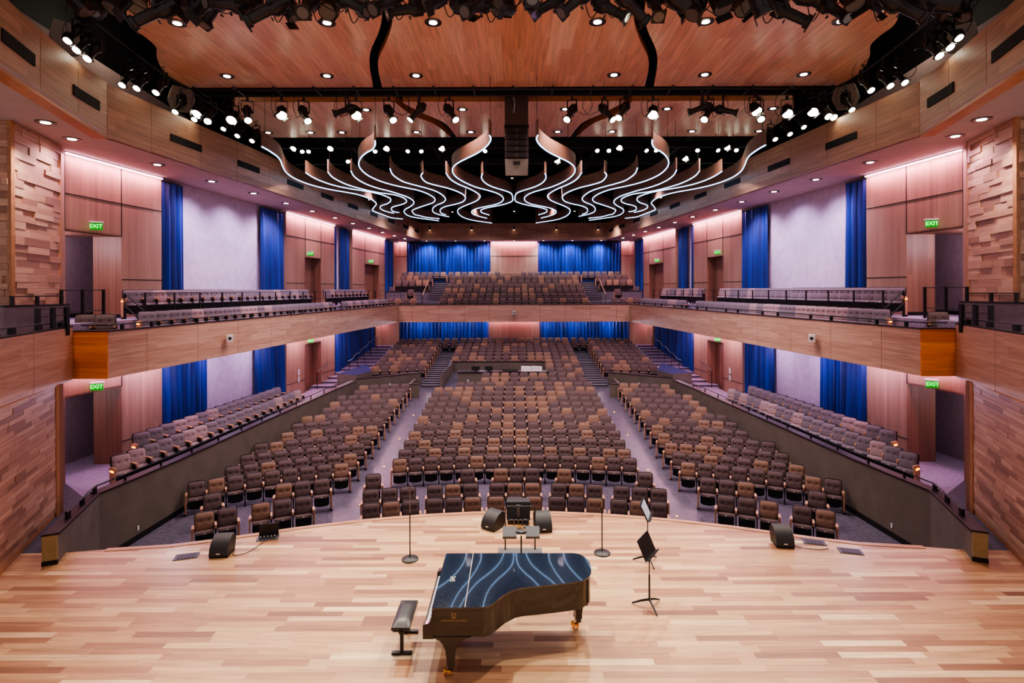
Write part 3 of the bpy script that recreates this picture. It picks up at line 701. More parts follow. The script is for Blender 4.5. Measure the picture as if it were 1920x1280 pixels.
# near rig above the front of the stage, mostly switched off
r = random.Random(5)
xs = [150, 187, 225, 262, 300, 338, 372, 408, 440, 478, 512, 546, 585, 622, 655, 690, 735, 775, 820, 872, 905, 950, 1000, 1040, 1090, 1140, 1182, 1232, 1275, 1310, 1352, 1392, 1430, 1475, 1520, 1560, 1600, 1648, 1690, 1735, 1775, 1812]
pipe = empty('lighting_pipe', (0, 10.6, 11.2)); tag(pipe, 'black pipe over the stage at the top edge carrying the nearest lights', 'pipe')
pp = MB(); pp.cyl((-9.6, 0, 0), (9.6, 0, 0), .03, 'fixture', 8); pp.cyl((-9.6, 0, .35), (9.6, 0, .35), .03, 'fixture', 8); pp.build('bar', pipe)
pp = MB()
for i in range(24): pp.cyl((-9.6 + .8 * i, 0, 0), (-9.2 + .8 * i, 0, .35), .012, 'fixture', 6)
pp.build('lattice', pipe)
for i, px in enumerate(xs):
    yy = 10.85 if i % 2 else 10.1; x = (px - 966) * yy / 1040
    long_ = px in (300, 512, 1475, 1690)
    z = 10.74 + r.uniform(-.06, .1)
    if long_: pan, tilt, kind = (180 if px < 700 else 0) + r.uniform(-25, 25), 58, 's'
    else: pan, tilt, kind = r.choice([200, 230, 270, 300, 340, 20]), r.uniform(25, 75), r.choice('ssspp')
    spot(x, yy, z + (.2 if i % 2 else -.12) - (.12 if long_ else 0), kind, 0, pan, tilt, 'black unlit stage light on the nearest overhead pipe, %s from the %s' % ((ORD[i + 1], 'left') if i < 21 else (ORD[len(xs) - i], 'right')), 'nearest row of stage lights', 1.4 if long_ else 1.3)
# middle pipe
pipe = empty('lighting_pipe', (0, 17.6, 11.74)); tag(pipe, 'black lighting truss along the edge of the first ceiling panel', 'truss')
pp = MB(); pp.cyl((-10.2, 0, 0), (10.2, 0, 0), .035, 'fixture', 8); pp.cyl((-10.2, .9, .22), (10.2, .9, .22), .035, 'fixture', 8); pp.cyl((-10.2, .9, .12), (10.2, .9, .12), .03, 'fixture', 8); pp.build('bar', pipe)
pp = MB(); pp.box(-10.3, 10.3, .75, .8, .09, .26, 'black')
for i in range(17): pp.box(-10.2 + 1.27 * i, -10.14 + 1.27 * i, .0, .9, .08, .12, 'fixture')
pp.build('lattice', pipe)
T2 = [(-9.94, 10.95, 'p', 1), (-9.57, 10.73, 's', 1), (-8.87, 10.76, 'p', 1), (-8.33, 10.76, 's', 1), (-7.3, 10.91, 'p', 1), (-6.48, 10.74, 's', 1), (-5.6, 10.97, 's', 0), (-4.95, 10.9, 'p', 1), (-3.8, 10.76, 's', 1),
      (-3.21, 10.79, 's', 1), (-1.85, 10.77, 's', 1), (1.7, 10.76, 's', 1), (3.08, 10.76, 's', 1), (3.33, 10.86, 's', 1), (4.38, 10.89, 'p', 1), (5.6, 11.05, 's', 0), (6.01, 10.75, 's', 1), (6.97, 10.93, 's', 0), (7.64, 11.1, 'p', 1),
      (7.74, 10.74, 's', 1), (8.62, 10.91, 'p', 1), (9.42, 10.96, 'p', 1), (9.83, 10.92, 's', 1), (10.0, 10.79, 's', 1)]
pans = [250, 280, 270, 300, 290, 315, 180, 290, 310, 200, 320, 230, 320, 220, 250, 170, 225, 340, 270, 265, 250, 240, 280, 290]
for i, (x, z, k, l) in enumerate(T2):
    pn = math.radians(pans[i]); tl = math.radians(40 if l else 72); ln = .37 if k == 's' else .15
    spot(x - math.sin(tl) * math.cos(pn) * ln, 17.5 - math.sin(tl) * math.sin(pn) * ln * .5, min(z + math.cos(tl) * ln, 11.1), k, l, pans[i], math.degrees(tl), '%s black stage light hanging from the middle truss, %s from the left' % ('glowing' if l else 'unlit', ORD[i + 1]), 'stage lights on the middle truss', 1.15)
# side ladders following the ring
for s in SIDES:
    L3 = [(10.38, 13.2, 11.26), (10.17, 13.2, 11.04), (9.92, 13.2, 10.84), (10.73, 15.5, 11.07), (10.33, 15.5, 10.98), (9.80, 15.5, 10.86), (10.55, 17.6, 11.0), (10.3, 18.2, 10.95), (10.82, 21, 11.45), (10.3, 21, 11.19), (9.75, 21, 11.0)]
    for i, (x, y, z) in enumerate(L3):
        pan = 255 if s < 0 else 285
        spot(s * x, y, z + .3, 's', 1, pan, 35, 'glowing stage light above the %s side band, %s counted from the stage' % (SN[s], ORD[i + 1]), 'stage lights along the %s side' % SN[s])
    # rails they hang from
    o = empty('lighting_pipe', (s * 10.9, 13.2, 11.9)); tag(o, 'black side pipe carrying lights above the %s band' % SN[s], 'pipe')
    a = MB(); a.tube([(-s * .8, 0, 0), (-s * .4, 3, 0), (-s * .3, 8, 0)], .03, 'fixture', 6); a.build('bar', o)
    for j, (x, y, z) in enumerate([(11.2, 13.9, 11.7), (10.75, 17.9, 11.55)]):
        sp = empty('wedge_loudspeaker', (s * x, y, z), -s * .9); tag(sp, 'grey wedge loudspeaker hung in the dark %s ceiling gap, %s the stage' % (SN[s], 'nearer' if j == 0 else 'farther from'), 'loudspeaker')
        a = MB(); pr = [(-.38, .0), (-.2, -.42), (.2, -.42), (.38, .0), (.3, .35), (-.3, .35)]
        P0 = [(px_, -.2, pz) for px_, pz in pr]; P1 = [(px_ * .75, .3, pz * .75) for px_, pz in pr]
        a.face(P0, 'sidespk'); a.face(P1[::-1], 'sidespk')
        for q in range(6): a.face([P0[q], P1[q], P1[(q + 1) % 6], P0[(q + 1) % 6]], 'sidespk')
        a.build('cabinet', sp)
        b = MB(); b.cyl((0, -.19, 0), (0, -.215, 0), .12, 'black', 14); b.build('horn', sp)
        b = MB(); b.cyl((0, 0, .3), (0, 0, 1.2), .012, 'black', 5); b.build('hanger_cable', sp)
# far row over the hall
R3 = [-10.08, -9.74, -9.39, -8.41, -7.7, -6.4, -5.86, -4.79, -4.34, -3.34, -2.31, -1.25, 1.96, 3.77, 4.36, 4.88, 5.98, 6.47, 7.89, 8.48, 9.26, 9.8, 10.2, 10.76]
Z3 = {-7.7: 11.43, 1.96: 11.3, 7.89: 11.38}
pipe = empty('lighting_pipe', (0, 25.7, 12.5)); tag(pipe, 'black pipe with the farthest row of lights behind the ceiling panels', 'pipe')
pp = MB(); pp.cyl((-11, 0, 0), (11, 0, 0), .035, 'fixture', 8); pp.build('bar', pipe)
for i, x in enumerate(R3):
    z = Z3.get(x, 11.88)
    spot(x, 25.6, z + .12, 'p' if i % 3 == 0 else 's', 1, 250 + (i * 37) % 50, 42, 'glowing light in the dark gap behind the ceiling panels, %s from the left' % ORD[i + 1], 'farthest row of stage lights')

# ------------------------------------------------------------------ hung centre loudspeaker cluster
o = empty('line_array_loudspeaker', (.1, 19.1, 9.26)); tag(o, 'tall brown loudspeaker cluster hanging in the centre under the ceiling', 'loudspeaker')
a = MB(); a.box(-.4, .4, -.3, .3, 1.72, 3.2, 'array'); a.box(-.42, .42, -.32, .32, 1.66, 1.72, 'array_dark'); a.build('upper_shroud', o)
for i in range(5):
    a = MB(); z = 1.62 - .21 * i
    a.hexa([(-.4, -.28, z - .17), (.4, -.28, z - .17), (.4, .28, z - .19), (-.4, .28, z - .19), (-.4, -.28, z), (.4, -.28, z), (.4, .28, z), (-.4, .28, z)], 'array')
    a.box(-.36, .36, -.295, -.28, z - .15, z - .02, 'array_dark'); a.box(-.05, .05, -.32, -.29, z - .14, z - .04, 'array'); a.build('array_box', o)
a = MB(); a.hexa([(-.38, -.28, .0), (.38, -.28, .0), (.38, .28, .1), (-.38, .28, .1), (-.4, -.28, .56), (.4, -.28, .56), (.4, .28, .56), (-.4, .28, .56)], 'sidespk'); a.box(-.12, .12, -.3, -.28, .36, .48, 'array_dark'); a.build('lower_box', o)
a = MB()
for x in (-.3, .3): a.cyl((x, 0, 3.2), (x, 0, 6.14), .02, 'black', 6)
a.build('suspension_cable', o)
a = MB(); a.tube(smooth_poly([(.06, -.33, 3.15), (.0, -.36, 2.9), (-.1, -.34, 2.7), (-.06, -.36, 2.4), (-.1, -.34, 2.1)], 4), .012, 'white', 5); a.build('cable', o)

# ------------------------------------------------------------------ curtains
def curtain(p, q, z0, z1, label, grp, seed, wl=.26, amp=.07):
    p, q = Vector(p), Vector(q); L = (q - p).length; d = (q - p) / L; n = Vector((-d.y, d.x)); r = random.Random(seed)
    ph = [r.uniform(0, 6) for _ in range(4)]; nu = max(12, int(L / .045)); mb = MB(); rows = [0, .35, .7, .94, 1.]
    o = Vector(((p.x + q.x) / 2, (p.y + q.y) / 2))
    G = []
    for v in rows:
        R = []
        for i in range(nu + 1):
            u = L * i / nu; k = .75 + .5 * (1 - v)
            off = amp * k * math.sin(2 * PI * u / wl + ph[0] + .9 * math.sin(u * 1.7 + ph[1])) + .03 * math.sin(u * 5.1 + ph[2]) * (1 + (1 - v))
            w_ = p + d * u + n * off; R.append(((w_.x - o.x, w_.y - o.y, z1 * v + z0 * (1 - v) - z0), u))
        G.append(R)
    for a in range(len(rows) - 1):
        for i in range(nu):
            P = [G[a][i], G[a][i + 1], G[a + 1][i + 1], G[a + 1][i]]
            mb.face([x[0] for x in P], 'velvet', [(x[1], x[0][2]) for x in P])
    root = empty('curtain', (o.x, o.y, z0)); tag(root, label, 'curtain', grp)
    mb.build('drape', root, True)
    tr = MB(); a_, b_ = (p - o), (q - o); tr.cyl((a_.x, a_.y, z1 - z0 + .03), (b_.x, b_.y, z1 - z0 + .03), .025, 'greymetal', 6); tr.build('track', root)
D = YSEG
for s in SIDES:
    f = lambda Y, off=.10: (LX(AW + off, Y, s), Y)
    for i, (a, b, nm) in enumerate([(D['c0'] + .03, D['c1'], 'nearest the stage'), (D['p1'], D['c2'] - .03, 'second from the stage'), (D['w2'] + .02, D['t0'], 'narrow, beyond the middle door'), (D['t1'], D['w3'] - .25, 'before the far door'), (D['w4'] + .05, 44.75, 'at the back corner')]):
        curtain(f(a), f(b), 4.56, 9.22, 'blue velvet curtain on the upper %s wall, %s' % (SN[s], nm), 'upper wall curtains', 10 * i + s + 3)
    for i, (a, b, nm) in enumerate([(D['c0'] + .03, D['c1L'] + .6, 'nearest the stage'), (D['p1L'], D['c2'] - .03, 'second from the stage'), (D['w2'] + .05, 40.4, 'wide, above the side steps')]):
        z0 = -.1 if i < 2 else .35
        curtain(f(a), f(b), z0, 3.1, 'blue velvet curtain under the balcony on the %s wall, %s' % (SN[s], nm), 'lower wall curtains', 50 + 10 * i + s)
    a, b = sorted((s * 1.97, s * 8.84)); curtain((a, YB - .14), (b, YB - .14), 5.9, 9.28, 'wide blue velvet curtain on the upper back wall, %s half' % SN[s], 'back wall curtains', 90 + s)
    a, b = sorted((s * 1.93, s * 8.64)); curtain((a, YL - .14), (b, YL - .14), .9, 3.12, 'wide blue velvet curtain under the back balcony, %s half' % SN[s], 'back wall curtains', 95 + s)

# cove light strips above the wood panels
def cove(p, q, z, label):
    o = empty('cove_light', (p[0], p[1], z)); tag(o, label, 'light strip', 'pink cove light strips')
    a = MB(); d = Vector((q[0] - p[0], q[1] - p[1])); dd = d.normalized(); n = Vector((-dd.y, dd.x)) * .02
    a.prism([(n.x, n.y), (d.x + n.x, d.y + n.y), (d.x - n.x, d.y - n.y), (-n.x, -n.y)], 0, .05, 'cove'); a.build('diffuser', o)
    L = bpy.data.lights.new('cove_lamp', 'AREA'); L.shape = 'RECTANGLE'; L.size = d.length; L.size_y = .06; L.energy = (22 if z > 5 else 8) * d.length * COVE; L.color = (1, .42, .60)
    lo = bpy.data.objects.new('cove_lamp', L); C.objects.link(lo); mx = Vector((p[0] + d.x / 2, p[1] + d.y / 2))
    nn = Vector((-dd.y, dd.x)); 
    if nn.dot(-Vector((mx.x, mx.y - 30))) < 0: nn = -nn
    lo.location = (mx.x + nn.x * .14, mx.y + nn.y * .14, z - .0); lo.rotation_euler = (0, 0, math.atan2(d.y, d.x))
COVE = 1.6
for s in SIDES:
    f = lambda Y, off=-.04: (LX(AW + off, Y, s), Y)
    for a, b, nm in [(D['d0'], D['c0'], 'over the nearest door'), (D['c2'], D['w2'], 'above the middle door'), (D['w3'], D['w4'], 'above the far door')]:
        cove(f(a), f(b), ZS - .1, 'pink glowing light strip at the top of the upper %s wall, %s' % (SN[s], nm))
    for a, b, nm in [(D['d0'], D['c0'], 'nearest the stage'), (D['c2'], D['w2'], 'above the middle door'), (40.7, YL - .2, 'at the back corner')]:
        cove(f(a), f(b), 3.07, 'pink glowing light strip under the balcony on the %s wall, %s' % (SN[s], nm))
    a, b = sorted((s * 8.9, s * 9.55)); cove((a, YB - .16), (b, YB - .16), ZS - .1, 'short pink light strip in the upper back corner, %s side' % SN[s])
cove((-1.9, YB - .16), (1.9, YB - .16), ZS - .1, 'pink light strip over the wood panel on the upper back wall')
cove((-1.85, YL - .16), (1.85, YL - .16), 3.06, 'pink light strip over the wood panel under the back balcony')

# ------------------------------------------------------------------ exit signs, cameras, small wall devices
EX = text_mesh('EXIT', .16, 'exit_t', 'exit_lettering')
def exit_sign(x, y, z, rz, label):
    o = empty('exit_sign', (x, y, z), rz); tag(o, label, 'exit sign', 'green exit signs')
    a = MB(); a.box(-.165, .165, -.02, .02, .03, .24, 'exit'); a.build('panel', o)
    a = MB(); a.box(-.185, .185, -.05, .05, .24, .29, 'white'); a.build('housing', o)
    mesh_obj('lettering', EX, o, (0, -.023, .14), (PI / 2, 0, 0))
for s in SIDES:
    wd = -s * (PI / 2 - .0997) 
    # signs face along the aisle so the stage can read them
    for (Y, z, nm) in [(16.75, 7.17, 'over the upper doorway nearest the stage'), (30.4, 7.22, 'over the upper middle door'), (39.6, 7.26, 'over the upper far door'), (16.75, 2.40, 'under the balcony, nearest the stage'), (30.4, 2.5, 'under the balcony over the middle door')]:
        exit_sign(LX(AW - .12, Y - .25, s), Y - .25, z, -s * .35, 'small green lit exit sign on the %s wall, %s' % (SN[s], nm))
def ptz(x, y, z, rz, label):
    o = empty('security_camera', (x, y, z), rz); tag(o, label, 'camera')
    a = MB(); a.box(-.09, .09, -.02, .03, -.1, .1, 'white'); a.build('bracket', o)
    a = MB(); a.box(-.1, .1, -.26, -.04, -.09, .13, 'white'); a.cyl((0, -.15, .0), (0, -.15, .15), .09, 'white', 14); a.build('housing', o, True)
    a = MB(); a.cyl((0, -.262, .03), (0, -.275, .03), .05, 'black', 14); a.build('lens', o)
ptz(LX(AF - .02, 19.3, -1) + .1, 19.2, 3.72, .5, 'white camera mounted on the left balcony front')
ptz(LX(AF - .02, 18.6, 1) - .1, 18.5, 3.72, -.5, 'white camera mounted on the right balcony front')
ptz(0, 38.47, 3.76, 0, 'white camera mounted on the back balcony front')
for s in SIDES:
    for (Y, z, nm) in [(29.0, .95, 'beside the lower middle door')]:
        o = empty('wall_notice', (LX(AW - .03, Y, s), Y, z)); tag(o, 'white notice plate on the %s wood wall beside the lower middle door' % SN[s], 'notice')
        a = MB(); a.box(-.01, .01, -.12, .12, 0, .3, 'white'); a.box(-.01, .01, -.12, .12, -.35, -.08, 'white'); a.build('plate', o)
    o = empty('wall_speaker', (s * 11.3, 13.36, 1.55)); tag(o, 'small black tapered box on the wood end wall under the %s balcony' % SN[s], 'wall speaker')
    a = MB(); w_ = s
    a.hexa([(-.14, -.12, 0), (-.02 if s < 0 else .02 - .08, -.12, 0), (.02, .05, 0), (-.14, .05, 0), (-.16, -.12, .75), (.06, -.12, .75), (.06, .05, .75), (-.16, .05, .75)], 'black'); a.build('cabinet', o)

# ------------------------------------------------------------------ loge walls, floors, rails
LWP = [(9.05, 10.98), (10.34, 13.8), (10.0, 16.5), (9.57, 19.9), (9.1, 23.6), (8.72, 26.7), (8.52, 28.3), (8.42, 29.4)]
LZT = [.57, .33, .32, .40, .48, .54, .55, .55]
def zint(pts, zs, Y):
    for (a, b), z0, z1 in zip(zip(pts, pts[1:]), zs, zs[1:]):
        if a[1] <= Y <= b[1]: return z0 + (z1 - z0) * (Y - a[1]) / (b[1] - a[1])
    return zs[-1]
for s in SIDES:
    side = 1 if s < 0 else -1
    mb = MB(); cp = MB()
    for (p, q), z0, z1 in zip(zip(LWP, LWP[1:]), LZT, LZT[1:]):
        d = Vector((q[0] - p[0], q[1] - p[1])); d.normalize()
        n = Vector((d.y, -d.x)) * .24                       # outward (away from stalls), x positive space
        P = [(p[0], p[1]), (q[0], q[1]), (q[0] + n.x, q[1] + n.y), (p[0] + n.x, p[1] + n.y)]
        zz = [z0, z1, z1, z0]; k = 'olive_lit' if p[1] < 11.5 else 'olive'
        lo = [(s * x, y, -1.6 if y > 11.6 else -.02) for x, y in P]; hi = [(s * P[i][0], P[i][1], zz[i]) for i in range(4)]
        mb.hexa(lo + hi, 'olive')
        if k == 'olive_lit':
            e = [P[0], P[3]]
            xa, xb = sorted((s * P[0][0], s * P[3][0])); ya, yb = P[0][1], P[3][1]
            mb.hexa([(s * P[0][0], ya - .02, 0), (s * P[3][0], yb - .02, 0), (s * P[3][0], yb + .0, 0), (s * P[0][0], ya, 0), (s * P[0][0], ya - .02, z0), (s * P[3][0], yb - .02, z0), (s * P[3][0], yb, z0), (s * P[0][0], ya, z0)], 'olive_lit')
            mb.hexa([(s * P[0][0] - s * .01, ya - .03, 0), (s * P[3][0], yb - .03, 0), (s * P[3][0], yb, 0), (s * P[0][0] - s * .01, ya, 0), (s * P[0][0] - s * .01, ya - .03, .09), (s * P[3][0], yb - .03, .09), (s * P[3][0], yb, .09), (s * P[0][0] - s * .01, ya, .09)], 'base_black')
        Q = [(p[0] - n.x * .1, p[1] - n.y * .1), (q[0] - n.x * .1, q[1] - n.y * .1), (q[0] + n.x * 1.1, q[1] + n.y * 1.1), (p[0] + n.x * 1.1, p[1] + n.y * 1.1)]
        lo = [(s * Q[i][0], Q[i][1], zz[i]) for i in range(4)]; hi = [(x, y, z + .04) for x, y, z in lo]
        cp.hexa(lo + hi, 'capwood')
        # baseboard on the stalls side
        Q = [(p[0] - n.x * .08, p[1] - n.y * .08), (q[0] - n.x * .08, q[1] - n.y * .08), (q[0], q[1]), (p[0], p[1])]
        zf0 = [zf(math.hypot(*x)) if x[1] > 11.7 else 0 for x in Q]
        if p[1] < 12: zf0 = [0, 0, 0, 0]
        lo = [(s * Q[i][0], Q[i][1], zf0[i]) for i in range(4)]; hi = [(x, y, z + (.1 if p[1] < 12 else .16)) for x, y, z in lo]
        if p[1] > 12: mb.hexa(lo + hi, 'base_black')
    mb.add(cp, Matrix.Identity(4)); struct(mb, 'wall_%s_loge' % SN[s])
    # rail
    root = empty('guard_rail', (s * 9.6, 20, .4)); tag(root, 'low black rail along the top of the %s side seating wall' % SN[s], 'railing')
    bar = MB(); pts = []
    for (x, y), z in zip(LWP[:-1], LZT): pts.append((s * (x + .1) - s * 9.6, y - 20 + (.9 if y < 11.2 else 0), z + .2 - .4) if y > 11.2 else (s * (9.25 + .25) - s * 9.6, 11.75 - 20, .50 + .2 - .4))
    bar.tube(pts, .018, 'iron', 6); bar.build('handrail', root)
    Y = 11.85
    while Y < 28.2:
        z = zint(LWP, LZT, Y)
        x = [p[0] + (q[0] - p[0]) * (Y - p[1]) / (q[1] - p[1]) for p, q in zip(LWP, LWP[1:]) if p[1] <= Y <= q[1]][0] + .1
        po = MB(); w_ = .05 if Y < 14 else .03; po.box(s * x - w_ / 2 - s * 9.6, s * x + w_ / 2 - s * 9.6, Y - 20 - w_, Y - 20 + w_, z - .4, z + .2 - .4, 'iron'); po.build('post', root)
        Y += .95 if Y < 14 else 1.25
    # loge floor
    mb = MB()
    mb.prism([(s * 9.25, 11.3), (s * 10.52, 13.9), (s * 12.9, 15.8), (s * 15.0, 15.8), (s * 15, 13.3), (s * 11.2, 13.3), (s * 10.3, 11.2)], -1.2, -.005, 'carpet')
    mb.prism([(s * 10.52, 13.85), (s * 12.9, 15.8), (s * 15.5, 15.6), (s * 15.5, 21), (LX(AW + .1, 21, s), 21), (LX(AW + .1, 31.0, s), 31.0), (s * 8.6, 30.6), (s * 8.68, 28.3), (s * 9.28, 23.6), (s * 10.18, 16.5)], -1.2, -.10, 'carpet_light')
    P = lambda a, Y: (LX(a, Y, s), Y)
    mb.prism([P(12.95, 16.9), P(12.95, 25.2), P(AW + .1, 25.2), P(AW + .1, 17.7), P(13.3, 16.9)], -.12, .13, 'carpet')
    # steps at the side, climbing to the back
    for i in range(12):
        y = 30.9 + .85 * i; z = -.10 + .115 * (i + 1)
        a, b = sorted((s * 8.95, LX(AW + .3, y, s))); mb.box(a, b, y, y + .87, z - .8, z, 'carpet_light'); mb.box(a, b, y - .012, y + .03, z - .05, z + .004, 'nosing')
    struct(mb, 'floor')
    # chrome handrail of those steps
    root = empty('handrail', (s * 9.8, 36, .8)); tag(root, 'chrome stepped handrail over the side steps in front of the %s blue curtain' % SN[s], 'handrail')
    a = MB(); pts = []
    for i in range(5):
        y = 32.6 + 1.6 * i; z = .2 + .22 * i; pts += [(0, y - 36, z + 1.0 - .8), (0, y + .9 - 36, z + 1.0 - .8)]
    a.tube(pts, .025, 'steel', 6); a.build('bar', root)
    for i in range(5):
        y = 33.0 + 1.6 * i; po = MB(); z = .14 + .22 * i; po.cyl((0, y - 36, z - .8 - .02), (0, y - 36, z + 1.02 - .8), .018, 'iron', 6); po.build('post', root)
    root = empty('handrail', (s * 10.95, 30.8, -.1)); tag(root, 'short sloping handrail at the foot of the %s side steps' % SN[s], 'handrail')
    a = MB(); a.tube([(0, 0, .95), (0, 1.9, 1.3)], .025, 'steel', 6); a.build('bar', root)
    for y, z, z1 in ((0, 0, .95), (1.9, .33, 1.3)): po = MB(); po.cyl((0, y, z), (0, y, z1), .02, 'iron', 6); po.build('post', root)
    # cross wall with navy-topped corner box
    mb = MB()
    mb.prism([(s * 9.62, 30.1), (s * 8.45, 29.6), (s * 8.0, 31.0), (s * 8.95, 33.8), (s * 9.1, 33.8)], -1., .84, 'olive', top='navy')
    mb.prism([(s * 8.45, 29.6), (s * 5.42, 31.9), (s * 5.42, 32.15), (s * 8.3, 30.2)], -1., .60, 'olive')
    mb.prism([(s * 8.47, 29.57), (s * 5.40, 31.87), (s * 5.40, 32.2), (s * 8.3, 30.25)], .60, .63, 'capwood')
    a, b = sorted((s * 5.1, s * 5.72)); mb.box(a, b, 29.6, 29.72, -1, .32, 'olive'); mb.box(a, b, 29.58, 29.76, .32, .35, 'capwood')
    a, b = sorted((s * 5.6, s * 5.72)); mb.box(a, b, 29.6, 31.9, -1, .32, 'olive')
    struct(mb, 'wall_%s_cross' % SN[s])

# control position in the stalls
mb = MB()
mb.box(-3.3, 1.95, 32.25, 32.4, -.6, .56, 'olive')
mb.box(-3.9, 2.0, 34.75, 34.85, -.6, .86, 'olive'); mb.box(-3.95, 2.05, 34.7, 34.9, .86, .89, 'capwood')
mb.prism([(-4.18, 31.0), (-3.92, 34.8), (-3.82, 34.8), (-4.06, 31.0)], -.8, lambda p: .62 + (p[1] - 31) * .065, 'olive', top='capwood')
mb.box(1.9, 2.0, 32.3, 34.8, -.3, .62, 'olive')
mb.box(-4.05, 1.9, 31.9, 34.8, -.6, -.16, 'step')
struct(mb, 'wall_control_booth')
o = empty('control_desk', (-.65, 32.6, .56)); tag(o, 'long dark control desk behind the low olive wall in the seating', 'desk')
a = MB(); a.box(-2.7, 2.65, -.42, .42, 0, .04, 'capwood'); a.build('desk_top', o)
for x in (-2.5, 2.4): a = MB(); a.box(x, x + .06, -.1, .4, -.72, 0, 'capwood'); a.build('leg', o)
for i, (x, w_, kind) in enumerate([(-2.28, .48, 'm'), (-1.5, .46, 'm'), (-.25, .85, 'c')]):
    if kind == 'm':
        o = empty('monitor', (x, 32.6, .6)); tag(o, 'black monitor on the control desk, %s of the two' % ('left' if i == 0 else 'right'), 'monitor')
        a = MB(); a.box(-w_ / 2, w_ / 2, -.02, .02, .04, .28, 'black'); a.build('screen', o); a = MB(); a.box(-.1, .1, -.08, .08, 0, .02, 'black'); a.box(-.02, .02, -.01, .01, .0, .08, 'black'); a.build('stand', o)
    else:
        o = empty('mixing_console', (x, 32.6, .6)); tag(o, 'low black mixing console on the control desk', 'mixing console')
        a = MB(); a.hexa([(-w_ / 2, -.25, 0), (w_ / 2, -.25, 0), (w_ / 2, .25, 0), (-w_ / 2, .25, 0), (-w_ / 2, -.25, .14), (w_ / 2, -.25, .14), (w_ / 2, .25, .06), (-w_ / 2, .25, .06)], 'black'); a.build('chassis', o)
        a = MB(); a.box(-w_ / 2 + .04, w_ / 2 - .04, -.262, -.25, .03, .11, 'greymetal'); a.build('end_strip', o)
for i, x in enumerate((.70, 1.32)):
    o = empty('dust_cover', (x, 32.6, .6)); tag(o, 'white cloth cover over equipment on the control desk, %s of two' % ('left' if i == 0 else 'right'), 'cover')
    a = MB(); a.hexa([(-.31, -.2, 0), (.30, -.2, 0), (.30, .2, 0), (-.31, .2, 0), (-.3, -.16, .25), (.29, -.16, .29 if i else .24), (.29, .16, .25), (-.3, .16, .27)], 'white'); a.build('cloth', o)

# ------------------------------------------------------------------ theatre seats (face -Y locally)
def back_grid(w, h, t, nu, nv, dimple=True):
    mb = MB(); G = []; B = []
    for j in range(nv + 1):
        R = []; RB_ = []
        for i in range(nu + 1):
            u = -1 + 2 * i / nu; v = -1 + 2 * j / nv
            x = w / 2 * u * (1 - .09 * abs(v) ** 7 * (1 if v > 0 else .5)); z = h / 2 * v * (1 - .07 * abs(u) ** 7)
            d = t * (1 - abs(u) ** 6 * .8) * (1 - abs(v) ** 6 * .8)
            if dimple:
                for du in (-.42, .42): d -= .034 * math.exp(-((u - du) ** 2 / .018 + (v - .22) ** 2 / .03))
                d -= .014 * math.exp(-((v - .22) ** 2) / .006)
            y = -d + (z + h / 2) * .20; R.append((x, y, z + h / 2)); RB_.append((x, .03 + (z + h / 2) * .20, z + h / 2))
        G.append(R); B.append(RB_)
    return G, B
def put(mb, G, k, flip=False):
    for j in range(len(G) - 1):
        for i in range(len(G[0]) - 1):
            q = [G[j][i], G[j][i + 1], G[j + 1][i + 1], G[j + 1][i]]; mb.face(q[::-1] if flip else q, k, [(p[0], p[2]) for p in (q[::-1] if flip else q)])
def rim(mb, G, B, k):
    nv, nu = len(G) - 1, len(G[0]) - 1
    loop = [(0, i) for i in range(nu)] + [(j, nu) for j in range(nv)] + [(nv, i) for i in range(nu, 0, -1)] + [(j, 0) for j in range(nv, 0, -1)]
    for a, b in zip(loop, loop[1:] + loop[:1]):
        mb.face([G[a[0]][a[1]], B[a[0]][a[1]], B[b[0]][b[1]], G[b[0]][b[1]]], k, [(0, 0)] * 4)
SW = .455
def seat_parts(fab):
    P = {}
    G, B = back_grid(SW, .45, .055, 14, 10)
    off = lambda L, dx, dy, dz: [[(x + dx, y + dy, z + dz) for x, y, z in R] for R in L]
    G = off(G, 0, .03, .43); B = off(B, 0, .03, .43)
    a = MB(); put(a, G, fab); rim(a, G, B, fab); P['backrest'] = a.mesh('seat_backrest_' + fab, True)
    return P
SEATP = {k: seat_parts(k) for k in ('tan', 'brown', 'grey', 'rose')}
a = MB(); G, B = back_grid(SW + .03, .50, .0, 8, 6, False); G = [[(x, y + .062, z + .395) for x, y, z in R] for R in G]; B = [[(x, y + .075, z + .395) for x, y, z in R] for R in B]
put(a, G, 'seat_black'); put(a, B, 'seat_black', True); rim(a, G, B, 'seat_black'); SHELL = a.mesh('seat_back_shell', True)
def cushion(fab, down=False):
    a = MB()
    # seat tipped up: pad edge on top, dark pan towards the stage
    n = 8; pts = []
    for i in range(n + 1):
        u = -1 + 2 * i / n; bul = .022 * (1 - u * u); pts.append((u * SW / 2 * .96, bul))
    for (x0, b0), (x1, b1) in zip(pts, pts[1:]):
        a.face([(x0, -.115 - b0, .455), (x1, -.115 - b1, .455), (x1, -.02, .47), (x0, -.02, .47)], fab)
        a.face([(x0, -.135 - b0, .405), (x1, -.135 - b1, .405), (x1, -.115 - b1, .455), (x0, -.115 - b0, .455)], fab)
    return a.mesh('seat_cushion_' + fab, True)
CUSH = {k: cushion(k) for k in ('tan', 'brown', 'grey', 'rose')}
CF = {'tan': 'brown', 'brown': 'brown', 'grey': 'grey', 'rose': 'rose'}
a = MB(); n = 8; pr = []
for i in range(n + 1):
    u = -1 + 2 * i / n; pr.append((u * SW / 2 * .95, .13 + .05 * u * u * abs(u)))
for (x0, z0), (x1, z1) in zip(pr, pr[1:]):
    a.face([(x0, -.105, z0), (x1, -.105, z1), (x1, -.132, .405), (x0, -.132, .405)], 'seat_black', [(0, 0)] * 4)
    a.face([(x0, -.105, z0), (x0, -.02, z0 + .02), (x1, -.02, z1 + .02), (x1, -.105, z1)], 'seat_black', [(0, 0)] * 4)
